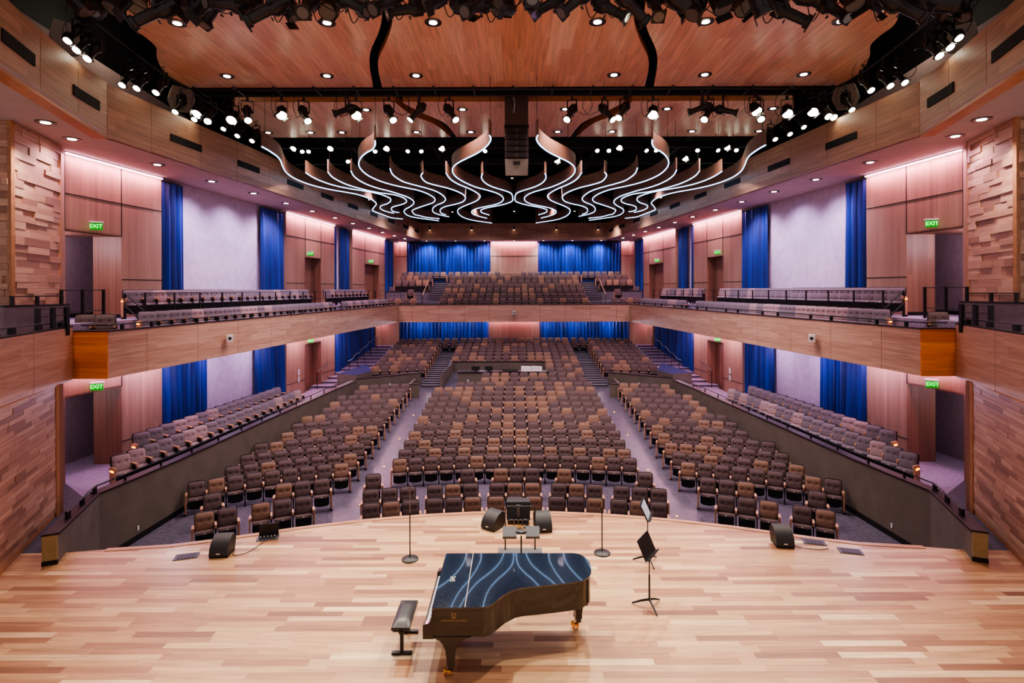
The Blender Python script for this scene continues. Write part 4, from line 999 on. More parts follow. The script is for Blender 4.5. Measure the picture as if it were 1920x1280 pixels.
a.face([(pr[0][0], -.105, pr[0][1]), (pr[0][0], -.132, .405), (pr[0][0], -.02, .46), (pr[0][0], -.02, .2)], 'seat_black'); a.face([(pr[-1][0], -.105, pr[-1][1]), (pr[-1][0], -.02, .2), (pr[-1][0], -.02, .46), (pr[-1][0], -.132, .405)], 'seat_black')
PAN = a.mesh('seat_pan', False)
a = MB(); a.box(-.022, .022, -.162, -.150, .418, .435, 'plate'); PLATE = a.mesh('number_plate')
PITCH = .5225
def arm(x):
    a = MB(); a.hexa([(x - .03, -.235, .595), (x + .03, -.235, .595), (x + .022, .06, .60), (x - .022, .06, .60), (x - .03, -.235, .635), (x + .03, -.235, .635), (x + .022, .06, .625), (x - .022, .06, .625)], 'seat_wood')
    a.box(x - .024, x + .024, -.232, -.214, .54, .60, 'seat_wood'); return a.mesh('armrest')
def leg(x):
    a = MB(); a.box(x - .018, x + .018, -.10, .04, .0, .59, 'seat_black'); a.box(x - .03, x + .03, -.16, .08, .0, .02, 'seat_black'); a.box(x - .02, x + .02, -.2, .06, .5, .59, 'seat_black'); return a.mesh('leg')
def endp(x):
    a = MB(); a.hexa([(x - .022, -.20, .06), (x + .022, -.20, .06), (x + .022, .06, .06), (x - .022, .06, .06), (x - .022, -.225, .60), (x + .022, -.225, .60), (x + .022, .07, .60), (x - .022, .07, .60)], 'seat_wood'); a.box(x - .03, x + .03, -.15, .05, 0, .06, 'seat_black'); return a.mesh('end_panel')
H2 = PITCH / 2
ARM = {1: arm(H2), -1: arm(-H2)}; LEG = {1: leg(H2), -1: leg(-H2)}; END = {1: endp(H2 + .02), -1: endp(-H2 - .02)}
a = MB(); a.box(-.02, .02, -.09, .09, 0, .03, 'amber'); a.cyl((0, 0, .03), (0, 0, .031), .01, 'amber', 6); AMB = a.mesh('aisle_lamp')

SEATS = []   # x, y, z, rz, fabric, label, group, left_end, right_end, amber
def rot_to_origin(x, y): return math.atan2(-x, y) * -1 * -1
COL = {'T': 'tan', 'D': 'brown'}
CN = {'tan': 'tan', 'brown': 'dark brown', 'grey': 'grey', 'rose': 'pinkish grey'}
PAT = {1: 'DTDDDTTDTDDTDTD', 2: 'DDDDTDDTTDTDDDD', 4: 'TDDDDTDDTDDDDTDD', 5: 'DDTDTDTDDDTDTDTT', 6: 'DTDDTDTDTDDDDDDD', 7: 'TDDTDDDTTDDDDTDD', 8: 'DDDTDDTTDDDTDTDD', 9: 'TDDDTDDTDTDDDDTD'}
cr = random.Random(11)
def arc_seats(k, xa, xb, block, pitch=PITCH, groups=None, fab=None, n=None):
    """seats of row k between world x=xa and x=xb along the circle of that row"""
    R = ROWR[k]; ta, tb = math.asin(xa / R), math.asin(xb / R); L = (tb - ta) * R
    out = []
    if groups:
        pos = []; cur = 0
        for gi, gn in enumerate(groups):
            for i in range(gn): pos.append((cur + pitch * (i + .5), i == 0, i == gn - 1))
            cur += gn * pitch + (L - pitch * sum(groups)) / max(1, len(groups) - 1)
    else:
        n = n or max(1, round(L / pitch)); p_ = L / n; pos = [(p_ * (i + .5), i == 0, i == n - 1) for i in range(n)]
    for i, (u, le, re) in enumerate(pos):
        t = ta + u / R; out.append((R * math.sin(t), R * math.cos(t), zf(R), -t, le, re, i, len(pos)))
    return out
def add_row(k, seats, block, fabs=None, lr=None, keep=None):
    n = len(seats)
    for (x, y, z, rz, le, re, i, m) in seats:
        if keep and not keep(x, y, i): continue
        f = COL[fabs[i]] if fabs and i < len(fabs) else ('tan' if cr.random() < .3 else 'brown')
        if k >= 24: f = 'brown' if cr.random() < .8 else 'tan'
        if block == 'centre': place = '%s from left in %s row of centre block' % (ORD[i + 1], ORD[k])
        else: place = '%s from the aisle in %s row of %s block' % (ORD[(i + 1) if block.startswith('right') else (m - i)], ORD[k - 1], block)
        SEATS.append([x, y, z, rz, f, '%s tufted theatre seat, %s' % (CN[f], place), 'seats in the %s block' % block, le, re, False])
for k in range(1, 28):
    if k in (1, 2): st = arc_seats(k, -4.22 if k == 1 else -4.5, 4.22 if k == 1 else 4.5, 'centre', .535, [3, 3, 3, 3, 3]); keep = None
    else:
        e = 4.15 if k < 16 else 4.0
        st = arc_seats(k, -e, e, 'centre', n=16 if k < 16 else 15); keep = None
    if k == 3:
        want = [-.247 * 18, -.0845 * 18, -.025 * 18, .003 * 18, .0315 * 18, .089 * 18, .229 * 18]
        st = [(w_, math.sqrt(ROWR[3] ** 2 - w_ * w_), zf(ROWR[3]), -math.asin(w_ / ROWR[3]), w_ not in (want[3], want[4]), w_ not in (want[2], want[3]), i, 7) for i, w_ in enumerate(want)]
        add_row(3, st, 'centre', 'DDTDDTD'); continue
    if k in (15,): keep = lambda x, y, i: x > -2.9
    if k in (16, 17): keep = lambda x, y, i: x > -2.0
    if k in (18, 19, 20): keep = lambda x, y, i: x > 2.0
    add_row(k, st, 'centre', PAT.get(k), keep=keep)
def wall_in(Y):                                   # inner limit of the side blocks at the loge wall
    for p, q in zip(LWP[1:], LWP[2:]):
        if p[1] <= Y <= q[1]: return p[0] + (q[0] - p[0]) * (Y - p[1]) / (q[1] - p[1]) - .12
    return 8.4
for s in SIDES:
    blk = SN[s] + ' side'
    for k in range(2, 28):
        R = ROWR[k]
        if k in (16, 17, 18): continue
        if k < 16:
            xo = 9.9
            for _ in range(6): xo = wall_in(math.sqrt(R * R - xo * xo))
            xi = 5.48
        else: xo, xi = 8.85, 5.3
        if k == 2:
            want = [(468, 0), (511, 0), (550, 1), (361, 0), (405, 1)]
            tt = [(-(382 - 964) / 1040), (-(425 - 964) / 1040), (-(488 - 964) / 1040), (-(529 - 964) / 1040), (-(568 - 964) / 1040)]
            st = []
            for i, t in enumerate(tt):
                th = math.atan(t); le, re = (i in (0, 2)), (i in (1, 4))
                st.append((s * R * math.sin(th), R * math.cos(th), zf(R), -s * th, le if s < 0 else re, re if s < 0 else le, i if s < 0 else 4 - i, 5))
            add_row(2, st, blk, 'TDTDD' if s < 0 else 'DDTDT'); continue
        if k == 3:
            tt = [(964 - 397) / 1040, (964 - 531) / 1040, (964 - 566) / 1040, (964 - 602) / 1040]; st = []
            for i, t in enumerate(tt):
                th = math.atan(t); le, re = (i in (0, 1)), (i in (0, 3))
                st.append((s * R * math.sin(th), R * math.cos(th), zf(R), -s * th, le if s < 0 else re, re if s < 0 else le, i if s < 0 else 3 - i, 4))
            add_row(3, st, blk, 'DTDD' if s < 0 else 'DDTD'); continue
        a, b = sorted((s * xo, s * xi))
        ta, tb = math.asin(a / R), math.asin(b / R); n = int((tb - ta) * R / PITCH)
        if s < 0: a = R * math.sin(tb - n * PITCH / R)
        else: b = R * math.sin(ta + n * PITCH / R)
        st = arc_seats(k, a, b, blk, n=n)
        add_row(k, st, blk, ('DTDDDDDDT' if s < 0 else 'TDDDDDDTD') if k == 4 else None)
    # loge rows
    P = lambda a, Y: (LX(a, Y, s), Y)
    rz = -s * math.radians(-42)
    rz = math.radians(58) * (1 if s < 0 else -1)
    n = 19
    for i in range(n):
        Y = 15.5 + (25.5 - 15.5) * i / (n - 1); x, y = P(12.5, Y); f = 'rose' if cr.random() < .28 else 'grey'
        SEATS.append([x, y, -.10, rz, f, '%s tufted theatre seat, %s from stage, front row along the %s wall rail' % (CN[f], ORD[i + 1], SN[s]), '%s loge seats' % SN[s], s < 0, s > 0, i == 0])
    n = 15
    for i in range(n):
        Y = 17.05 + (24.9 - 17.05) * i / (n - 1); x, y = P(13.12, Y); f = 'rose' if cr.random() < .28 else 'grey'
        SEATS.append([x, y, .13, rz, f, '%s tufted theatre seat, %s from stage, rear row along the %s lower wall' % (CN[f], ORD[i + 1], SN[s]), '%s loge seats' % SN[s], s < 0, s > 0, i == 0])
    # balcony side rows
    rb = math.radians(52) * (1 if s < 0 else -1)
    cnt = 0
    for (Y0, Y1, n, nm) in [(17.15, 28.4, 21, 'first rear row group'), (31.0, 36.4, 10, 'second rear row group')]:
        for i in range(n):
            Y = Y0 + (Y1 - Y0) * i / (n - 1); x, y = P(13.5, Y); f = 'rose' if cr.random() < .3 else 'grey'
            SEATS.append([x, y, 4.53, rb, f, '%s tufted theatre seat, %s from stage, %s of %s balcony' % (CN[f], ORD[i + 1], nm, SN[s]), '%s balcony seats' % SN[s], s < 0 , s > 0, i == 0])
    for (Y0, Y1, n, nm) in [(16.6, 29.2, 24, 'first front row group'), (31.2, 38.0, 12, 'second front row group')]:
        for i in range(n):
            Y = Y0 + (Y1 - Y0) * i / (n - 1); x, y = P(12.6, Y); f = 'rose' if cr.random() < .25 else 'grey'
            SEATS.append([x, y, 3.88, rb, f, '%s tufted theatre seat, %s from stage, %s of %s balcony' % (CN[f], ORD[i + 1], nm, SN[s]), '%s balcony seats' % SN[s], s < 0, s > 0, i == 0])
    for i, x in enumerate([11.62, 11.08] if s < 0 else [11.5]):
        SEATS.append([s * x, 15.0, 3.86, rb * .5, 'brown', 'dark brown theatre seat behind the orange panel at the %s balcony corner%s' % (SN[s], (', left one', ', right one')[i] if s < 0 else ''), '%s balcony corner seats' % SN[s], True, True, False])
    # back balcony, outer blocks
    for k, (xa, xb) in {4: (9.3, 6.65), 5: (9.5, 6.5), 6: (9.5, 5.5)}.items():
        n = int((xa - xb) / .53)
        for i in range(n): SEATS.append([s * (xb + (i + .5) * .53), BY[k] + .1, BZ[k] - SEATH, 0, None, '', '', i == (0 if s > 0 else n - 1), i == (n - 1 if s > 0 else 0), False])
    for i in range(4): SEATS.append([s * (7.2 + .55 * i), 39.6, 3.89, 0, None, '', '', False, False, False])
    SEATS.append([s * 7.7, 41.3, 4.53, 0, None, '', '', True, True, False])
for s in SIDES:                                   # last row runs on across the aisle heads
    for k in (26, 27):
        for i in range(2):
            x = s * (4.37 + .58 * i); R = ROWR[k]; SEATS.append([x, math.sqrt(R * R - x * x), zf(R), -math.atan(x / R), 'brown', '', 'x', False, False, False])
for k in range(7):
    xa = [5.35, 5.3, 5.2, 5.2, 5.1, 5.1, 5.4][k]; n = round(2 * xa / .53)
    for i in range(n): SEATS.append([-xa + (i + .5) * 2 * xa / n, BY[k] + .1, BZ[k] - SEATH, 0, None, '', '', i == 0, i == n - 1, False])
for S in SEATS:
    if S[4] is None: S[4] = 'tan' if cr.random() < .3 else 'brown'

SEATS.sort(key=lambda S: S[1] + (.8 if not S[6] else 0))
NIND = 300
for S in SEATS[:NIND]:
    x, y, z, rz, f, lab, grp, le, re, amb = S
    o = empty('theatre_seat', (x, y, z), rz); tag(o, lab, 'theatre seat', grp)
    mesh_obj('backrest', SEATP[f]['backrest'], o); mesh_obj('back_shell', SHELL, o); mesh_obj('seat_cushion', CUSH[CF[f]], o); mesh_obj('seat_pan', PAN, o)
    mesh_obj('armrest', ARM[1], o); mesh_obj('leg', LEG[1], o)
    if y < 20: mesh_obj('number_plate', PLATE, o)
    if le: mesh_obj('armrest', ARM[-1], o)
    loge = abs(x) > 10.2
    if le and not loge: mesh_obj('end_panel', END[-1], o)
    elif le: mesh_obj('leg', LEG[-1], o)
    if re and not loge: mesh_obj('end_panel', END[1], o)
    if amb:
        sd = -1 if x < 0 else 1
        mesh_obj('end_panel', END[sd], o); mesh_obj('aisle_lamp', AMB, o, (sd * (H2 + .045), -.1, .52))
# everything farther away: one mass of seats
import numpy as np
def simple_seat(f, le, re):
    a = MB(); G, B = back_grid(SW, .45, .05, 6, 4, False)
    G = [[(x, y + .03, z + .43) for x, y, z in R] for R in G]; B = [[(x, y + .05, z + .43) for x, y, z in R] for R in B]
    put(a, G, f); rim(a, G, B, 'seat_black'); put(a, B, 'seat_black', True)
    c = CF[f]; w2 = SW / 2 * .95
    a.face([(-w2, -.125, .455), (w2, -.125, .455), (w2, -.02, .47), (-w2, -.02, .47)], c); a.face([(-w2, -.145, .405), (w2, -.145, .405), (w2, -.125, .455), (-w2, -.125, .455)], c)
    a.face([(-w2, -.11, .15), (w2, -.11, .15), (w2, -.14, .405), (-w2, -.14, .405)], 'seat_black')
    for sx in ([H2] + ([-H2] if le else [])):
        a.box(sx - .028, sx + .028, -.23, .05, .595, .632, 'seat_wood'); a.box(sx - .018, sx + .018, -.1, .04, 0, .59, 'seat_black')
    if le: a.box(-H2 - .04, -H2, -.22, .06, .04, .6, 'seat_wood')
    if re: a.box(H2, H2 + .04, -.22, .06, .04, .6, 'seat_wood')
    return a
cache = {}; mass = MB()
for S in SEATS[NIND:]:
    x, y, z, rz, f, lab, grp, le, re, amb = S
    loge = abs(x) > 10.2 or (y < 38 and z > 3)
    key = (f, bool(le and not loge), bool(re and not loge))
    if key not in cache: cache[key] = simple_seat(*key)
    mass.add(cache[key], Matrix.Translation((x, y, z)) @ Matrix.Rotation(rz, 4, 'Z'))
o = mass.build('theatre_seats'); tag(o, 'hundreds of brown and grey tufted theatre seats in the far rows and balconies', 'theatre seats', kind='stuff')
print('seats', len(SEATS))

# ------------------------------------------------------------------ balcony rails
for s in SIDES:
    root = empty('guard_rail', (s * 10, 20, 4.36)); tag(root, 'low black rail along the top of the %s balcony front' % SN[s], 'railing')
    a = MB(); pts = [(s * 11.2 - s * 10, 14.35 - 20, .14), (LX(AF + .12, 14.42, s) - s * 10, 14.42 - 20, .14), (LX(AF + .12, 38.5, s) - s * 10, 38.5 - 20, .14)]
    a.tube(pts, .018, 'iron', 6); a.build('handrail', root)
    Y = 14.9; i = 0
    while Y < 38.4:
        x = LX(AF + .12, Y, s) - s * 10; po = MB(); po.box(x - .03, x + .03, Y - 20 - .04, Y - 20 + .04, 0, .14, 'iron'); po.build('post', root); Y += 1.05 + .9 * (i % 2); i += 1
    root = empty('guard_rail', (s * 10, 20, 4.53)); tag(root, 'black post rail in front of the rear row on the %s balcony' % SN[s], 'railing')
    a = MB()
    for h in (.79, .42): a.tube([(LX(12.93, 16.9, s) - s * 10, -3.1, h), (LX(12.93, 37.2, s) - s * 10, 17.2, h)], .014, 'iron', 6)
    a.build('rail_bar', root); Y = 16.9
    while Y < 37.3:
        x = LX(12.93, Y, s) - s * 10; po = MB(); po.box(x - .02, x + .02, Y - 20 - .02, Y - 20 + .02, -.02, .8, 'iron'); po.build('post', root); Y += 1.25
    # sloping stair rail and upright screen rail near the doorway
    root = empty('stair_rail', (s * 11.4, 16.6, 4.3)); tag(root, 'sloping black handrail by the first rear seat of the %s balcony' % SN[s], 'railing')
    a = MB()
    for h in (0, -.38): a.tube([(s * .4, .2, 1.02 + h), (-s * .25, .3, .35 + h)], .02, 'iron', 6)
    a.build('rail_bar', root)
    for dx, z0, z1 in ((s * .4, 0.1, 1.02), (-s * .25, -.4, .36)): po = MB(); po.box(dx - .025, dx + .025, .18, .24, z0, z1, 'iron'); po.build('post', root)
    root = empty('guard_rail', (s * 12.0, 14.9, 4.53)); tag(root, 'upright black rail in front of the %s upper doorway' % SN[s], 'railing')
    a = MB()
    for h in (.88, .3): a.tube([(s * .16, .0, h), (-s * .02, .5, h), (-s * .23, 1.0, h)], .014, 'iron', 6)
    a.build('rail_bar', root)
    for (x, y) in ((s * .16, .0), (-s * .02, .5), (-s * .23, 1.0)): po = MB(); po.box(x - .03, x + .03, y - .03, y + .03, -.1, .9, 'iron'); po.build('post', root)
    # grey half wall with cap and short rail above, and the slatted gate in front
    mb = MB(); q = [(s * 11.55, 12.55), (s * 11.2, 13.85), (s * 11.3, 13.88), (s * 11.65, 12.58)]
    mb.prism(q, 4.2, 5.03, 'passage'); mb.prism([(s * 11.52, 12.52), (s * 11.14, 13.9), (s * 11.36, 13.95), (s * 11.7, 12.58)], 5.03, 5.07, 'capwood')
    struct(mb, 'wall_%s_balcony_half' % SN[s])
    root = empty('guard_rail', (s * 11.4, 13.2, 5.07)); tag(root, 'short black rail on top of the grey half wall, %s balcony end' % SN[s], 'railing')
    a = MB(); a.tube([(s * .12, -.55, .2), (-s * .16, .62, .2)], .014, 'iron', 6); a.build('rail_bar', root)
    for t in (.05, .5, .97): po = MB(); x = s * .12 + (-s * .28) * t; y = -.55 + 1.17 * t; po.box(x - .03, x + .03, y - .03, y + .03, 0, .2, 'iron'); po.build('post', root)
    root = empty('slatted_rail', (s * 10.75, 12.4, 4.3)); tag(root, 'black rail of four bars and three posts, %s balcony end beside the stage' % SN[s], 'railing')
    a = MB()
    for h in (.14, .32, .5, .68): a.tube([(s * .12, .25, h), (s * .42, 1.45, h)], .013, 'iron', 6)
    a.build('rail_bar', root)
    for t in (0, .5, 1): po = MB(); x = s * .12 + s * .30 * t; y = .25 + 1.2 * t; po.box(x - .035, x + .035, y - .05, y + .05, -.02, .7, 'iron'); po.build('post', root)
    root = empty('stair_rail', (s * 10.3, 10.6, 4.3)); tag(root, 'black stair rail at the outer edge of the %s balcony end' % SN[s], 'railing')
    a = MB()
    for h in (0, -.42): a.tube([(s * .1, -.9, 1.25 + h), (s * .35, .75, .80 + h)], .02, 'iron', 6)
    a.build('rail_bar', root); po = MB(); po.box(s * .35 - .03, s * .35 + .03, .7, .78, -.02, .82, 'iron'); po.build('post', root)
    root = empty('guard_rail', (s * 10, 10.5, 4.5)); tag(root, 'low black rail above the wood front beside the stage, %s side' % SN[s], 'railing')
    a = MB(); a.tube([(s * 1.36, 3.65, .14), (s * .62, 1.64, .14), (-s * .3, -.87, .14)], .014, 'iron', 6); a.build('handrail', root)
    for t in (.1, .35, .6, .85): po = MB(); x = s * (1.36 - 1.66 * t); y = 3.65 - 4.52 * t; po.box(x - .05, x + .05, y - .05, y + .05, 0, .14, 'iron'); po.build('post', root)
root = empty('guard_rail', (0, 38.6, 4.36)); tag(root, 'low black rail along the top of the back balcony front', 'railing')
a = MB(); a.cyl((-8.1, 0, .12), (8.1, 0, .12), .014, 'iron', 6); a.build('handrail', root)
for s in SIDES:
    root = empty('guard_rail', (s * 8.0, 40.2, 4.53)); tag(root, 'thin black rail around the raised %s platform of the back balcony' % SN[s], 'railing')
    a = MB()
    for h in (.85, .45, .1): a.cyl((-1.7, 0, h), (1.3, 0, h), .012, 'iron', 6)
    a.build('rail_bar', root)
    for x in (-1.7, -.2, 1.3): po = MB(); po.cyl((x, 0, -.64), (x, 0, .86), .018, 'iron', 6); po.build('post', root)
    root = empty('stair_rail', (s * 6.55, 41.3, 4.7)); tag(root, 'pale sloping handrail on the %s balcony stairs' % SN[s], 'railing')
    a = MB(); a.tube([(0, -1.6, .3), (0, 1.3, 1.45)], .03, 'seat_wood', 6); a.build('rail_bar', root)
    for y, z in ((-1.6, .3), (1.3, 1.45)): po = MB(); po.cyl((0, y, z - .95), (0, y, z), .02, 'iron', 6); po.build('post', root)

# ------------------------------------------------------------------ grand piano
LID = [(-1.15, 7.66), (-.45, 7.67), (-.36, 7.71), (-.27, 7.82), (-.17, 7.97), (-.03, 8.1), (.12, 8.17), (.35, 8.21), (.75, 8.29), (1.0, 8.36), (1.12, 8.46), (1.18, 8.6), (1.2, 8.8), (1.19, 8.97), (1.14, 9.1), (1.06, 9.2), (.95, 9.24), (-1.15, 9.24)]
LIDS = LID[:1] + smooth_poly(LID[1:17], 3) + LID[17:]
PO = (0, 8.45, 0)
pn = empty('grand_piano', PO); tag(pn, 'black grand piano with closed lid in the middle of the stage', 'piano')
loc = lambda P: [(x - PO[0], y - PO[1]) for x, y in P]
cx_, cy_ = .0, 8.5
rim_ = [(x + (.02 if x < -1 else -.018 * (1 if x > 0 else 0)), y + (.025 if y < 8.5 else -.025)) for x, y in LIDS]
a = MB(); a.prism(loc(rim_), .60, .975, 'piano'); a.prism(loc([(x * .98, 8.45 + (y - 8.45) * .95) for x, y in rim_]), .56, .60, 'piano'); a.build('case', pn)
main = [p for p in LIDS if p[0] > -.69]; main = [(-.69, 7.667)] + main + [(-.69, 9.24)]
a = MB(); a.prism(loc(main), .985, 1.006, 'piano_lid'); lid = a.build('lid', pn)
a = MB(); a.prism(loc([(-1.15, 7.66), (-.70, 7.667), (-.70, 9.24), (-1.15, 9.24)]), .985, 1.006, 'piano_lid'); flap = a.build('lid_flap', pn)
a = MB(); a.box(-.699, -.691, 7.68 - 8.45, 9.23 - 8.45, 1.0, 1.0085, 'plate'); hg = a.build('hinge', lid)
a = MB(); a.box(-1.28, -1.13, 7.68 - 8.45, 9.22 - 8.45, .56, .655, 'piano'); a.box(-1.16, -1.13, 7.7 - 8.45, 9.2 - 8.45, .65, .95, 'piano')
for y0 in (7.67, 9.12):
    P = [(-1.28, .58), (-1.13, .58), (-1.13, .96), (-1.15, .94), (-1.165, .85), (-1.185, .79), (-1.265, .765), (-1.28, .74)]
    lo = [(x, y0 - 8.45, z) for x, z in P]; hi = [(x, y0 + .1 - 8.45, z) for x, z in P]
    a.face(lo, 'piano'); a.face(hi[::-1], 'piano')
    for i in range(len(P)): j = (i + 1) % len(P); a.face([lo[i], hi[i], hi[j], lo[j]], 'piano')
a.build('keybed', pn)
a = MB(); y = 7.78; kw = (9.11 - 7.78) / 52
for i in range(52): a.box(-1.255, -1.145, y + i * kw + .0008 - 8.45, y + (i + 1) * kw - .0008 - 8.45, .655, .70, 'ivory')
a.build('white_keys', pn)
a = MB()
for i in range(51):
    if (i % 7) in (0, 1, 3, 4, 5): a.box(-1.21, -1.14, y + (i + 1) * kw - .006 - 8.45, y + (i + 1) * kw + .006 - 8.45, .70, .715, 'piano')
a.build('black_keys', pn)
a = MB(); a.box(-1.28, -1.258, 7.78 - 8.45, 9.11 - 8.45, .655, .70, 'piano'); a.build('key_slip', pn)
def piano_leg(x, y, ang, fl=1.):
    m = Matrix.Translation((x - PO[0], y - PO[1], 0)) @ Matrix.Rotation(ang, 4, 'Z')
    a = MB()
    pr = [(.29, .565), (.23, .55), (.15, .51), (.10, .45), (.075, .38), (.052, .22), (.055, .215), (.055, .16), (.035, .15), (.035, .10)]
    pr = [(min(w_, .12) if fl < 1 else w_, z_) for w_, z_ in pr]
    for (w0, z0), (w1, z1) in zip(pr, pr[1:]):
        P = [(-w1, -.05, z1), (w1, -.05, z1), (w1, .05, z1), (-w1, .05, z1), (-w0, -.05, z0), (w0, -.05, z0), (w0, .05, z0), (-w0, .05, z0)]
        a.hexa([tuple(m @ Vector(p)) for p in P], 'piano')
    lg = a.build('leg', pn)
    c = MB()
    for e in (-.035, .035): c.cyl(m @ Vector((e - .01 - .05, 0, .06)), m @ Vector((e + .01 - .05, 0, .06)), .058, 'gold', 16)
    c.cyl(m @ Vector((-.10, 0, .06)), m @ Vector((0, 0, .06)), .02, 'gold', 10); c.tube([m @ Vector((0, 0, .12)), m @ Vector((0, 0, .07)), m @ Vector((-.05, 0, .06))], .024, 'gold', 8)
    c.box(-.03, .02, -.03, .03, .09, .125, 'gold', m); c.build('caster', lg, True)
piano_leg(-.9, 7.765, 0); piano_leg(-.9, 9.0, 0); piano_leg(1.0, 8.86, .3, .5)
a = MB(); a.box(-.93, -.88, 8.30 - 8.45, 8.34 - 8.45, .16, .58, 'piano'); a.box(-.93, -.88, 8.50 - 8.45, 8.54 - 8.45, .16, .58, 'piano'); a.box(-.98, -.84, 8.25 - 8.45, 8.6 - 8.45, .10, .18, 'piano'); ly = a.build('pedal_lyre', pn)
for yy in (8.33, 8.42, 8.51): a = MB(); a.box(-1.08, -.98, yy - .015 - 8.45, yy + .015 - 8.45, .11, .125, 'gold'); a.build('pedal', ly)
mesh_obj('lettering', text_mesh('STEINWAY & SONS', .042, 'gold_paint', 'side_lettering'), pn, (-.85, 7.683 - 8.45, .815), (PI / 2, 0, 0))
a = MB()
a.tube([(.028 * math.cos(t * PI / 8) , 0, .028 * math.sin(t * PI / 8)) for t in range(17)], .005, 'gold_paint', 6)
for x in (-.012, 0, .012): a.cyl((x, 0, -.028), (x, 0, .045), .0022, 'gold_paint', 5)
a.tube([(-.022, 0, .02), (-.034, 0, .045), (-.022, 0, .055)], .004, 'gold_paint', 5); a.tube([(.022, 0, .02), (.034, 0, .045), (.022, 0, .055)], .004, 'gold_paint', 5); a.box(-.03, .03, -.004, .004, -.036, -.030, 'gold_paint')
em = a.build('emblem', pn, loc=(-.85, 7.682 - 8.45, .885))
mesh_obj('number', text_mesh('245', .105, 'plate', 'lid_number'), flap, (-.95, 8.42 - 8.45, 1.0075), (0, 0, -PI / 2))

# bench
bn = empty('piano_bench', (-1.68, 8.47, 0)); tag(bn, 'black padded piano bench with steel legs left of the keyboard', 'bench')
a = MB(); G = []
for j in range(9):
    R = []
    for i in range(7):
        u, v = -1 + 2 * i / 6, -1 + 2 * j / 8; R.append((.135 * u * (1 - .03 * v ** 8), .36 * v * (1 - .02 * u ** 8), .455 + .05 * (1 - u ** 6) * (1 - v ** 6)))
    G.append(R)
for j in range(8):
    for i in range(6): a.face([G[j][i], G[j][i + 1], G[j + 1][i + 1], G[j + 1][i]], 'leather')
a.box(-.135, .135, -.36, .36, .41, .458, 'leather'); a.build('cushion', bn, True)
a = MB(); a.box(-.12, .12, -.33, .33, .375, .41, 'blackmetal'); a.build('frame', bn)
for y in (-.25, .27): a = MB(); a.box(-.022, .022, y - .03, y + .03, .03, .38, 'blackmetal'); a.build('leg', bn); a = MB(); a.box(-.15, .15, y - .03, y + .03, 0, .035, 'blackmetal'); a.build('foot_bar', bn)
a = MB()
for y in (-.33,): a.cyl((.0, y - .06, .40), (.0, y, .40), .02, 'blackmetal', 10)
a.build('height_knob', bn)

# ------------------------------------------------------------------ stands, podium, wedges, floor boxes
def mic_stand(x, y, h, label):
    o = empty('microphone_stand', (x, y, 0)); tag(o, label, 'microphone stand')
    a = MB(); lathe(a, [(.0, .055), (.03, .055), (.06, .05), (.14, .035), (.165, .02), (.165, .0)], 'blackmetal', 24); a.build('round_base', o, True)
    a = MB(); a.cyl((0, 0, .05), (0, 0, h * .62), .012, 'blackmetal', 8); a.cyl((0, 0, h * .60), (0, 0, h * .64), .02, 'blackmetal', 8); a.build('lower_tube', o, True)
    a = MB(); a.cyl((0, 0, h * .62), (0, 0, h - .04), .008, 'steel', 8); a.build('upper_tube', o, True)
    a = MB(); a.tube([(0, 0, h - .05), (.0, -.01, h - .01), (.035, -.03, h + .03)], .013, 'greymetal', 8); a.build('clip', o, True)
mic_stand(-2.1, 11.1, 1.47, 'black microphone stand with round base on the left of the stage'); mic_stand(1.78, 11.33, 1.47, 'black microphone stand with round base right of the podium')
def music_stand(x, y, rz, label, tilt=.5, sheet=False, leg_rot=.2, h=.95):
    o = empty('music_stand', (x, y, 0)); tag(o, label, 'music stand')
    for k in range(3):
        t = leg_rot + k * 2 * PI / 3 - PI / 2; a = MB(); a.tube([(0, 0, .13), (.14 * math.cos(t), .14 * math.sin(t), .085), (.29 * math.cos(t), .29 * math.sin(t), .018)], [.02, .018, .013], 'blackmetal', 6); a.build('leg', o, True)
    a = MB(); a.cyl((0, 0, .10), (0, 0, .55), .016, 'blackmetal', 8); a.cyl((0, 0, .5), (0, 0, h), .010, 'blackmetal', 8); a.build('pole', o, True)
    m = Matrix.Translation((0, 0, h)) @ Matrix.Rotation(rz, 4, 'Z') @ Matrix.Rotation(tilt, 4, 'X')
    a = MB(); a.box(-.25, .25, -.006, .006, -.06, .28, 'blackmetal', m); a.box(-.25, .25, -.07, .006, -.066, -.054, 'blackmetal', m); a.build('desk', o)
    a = MB(); a.box(-.235, .235, .008, .014, .16, .175, 'greymetal', m); a.build('brace', o)
    if sheet: a = MB(); a.box(-.2, .2, -.012, -.007, -.05, .24, 'paper', m); a.build('sheet_music', o)
music_stand(2.28, 9.42, math.radians(57), 'black music stand at the right of the piano, nearer of the two', -.45, h=.93)
music_stand(2.62, 10.95, math.radians(70), 'black music stand holding a sheet, farther of the two right of piano', -.45, True)
# conductor's podium with rail, and double-desk stand
o = empty('conductor_podium', (.105, 10.75, 0)); tag(o, 'low grey conductor podium behind the piano with black back rail', 'podium')
a = MB(); a.box(-.44, .44, -.5, .52, 0, .15, 'podium'); a.build('platform', o)
a = MB(); a.tube([(-.30, .44, .12), (-.30, .44, .98), (-.27, .44, 1.02), (.27, .44, 1.02), (.30, .44, .98), (.30, .44, .12)], .014, 'blackmetal', 8); a.build('back_rail', o, True)
o = empty('conductor_stand', (.11, 9.72, 0)); tag(o, 'black conductor music stand with two wide desks behind the piano', 'music stand')
for k in range(3):
    t = .5 + k * 2 * PI / 3; a = MB(); a.tube([(0, 0, .12), (.3 * math.cos(t), .3 * math.sin(t), .018)], .014, 'blackmetal', 6); a.build('leg', o, True)
a = MB(); a.cyl((0, 0, .1), (0, 0, 1.08), .014, 'blackmetal', 8); a.build('pole', o, True)
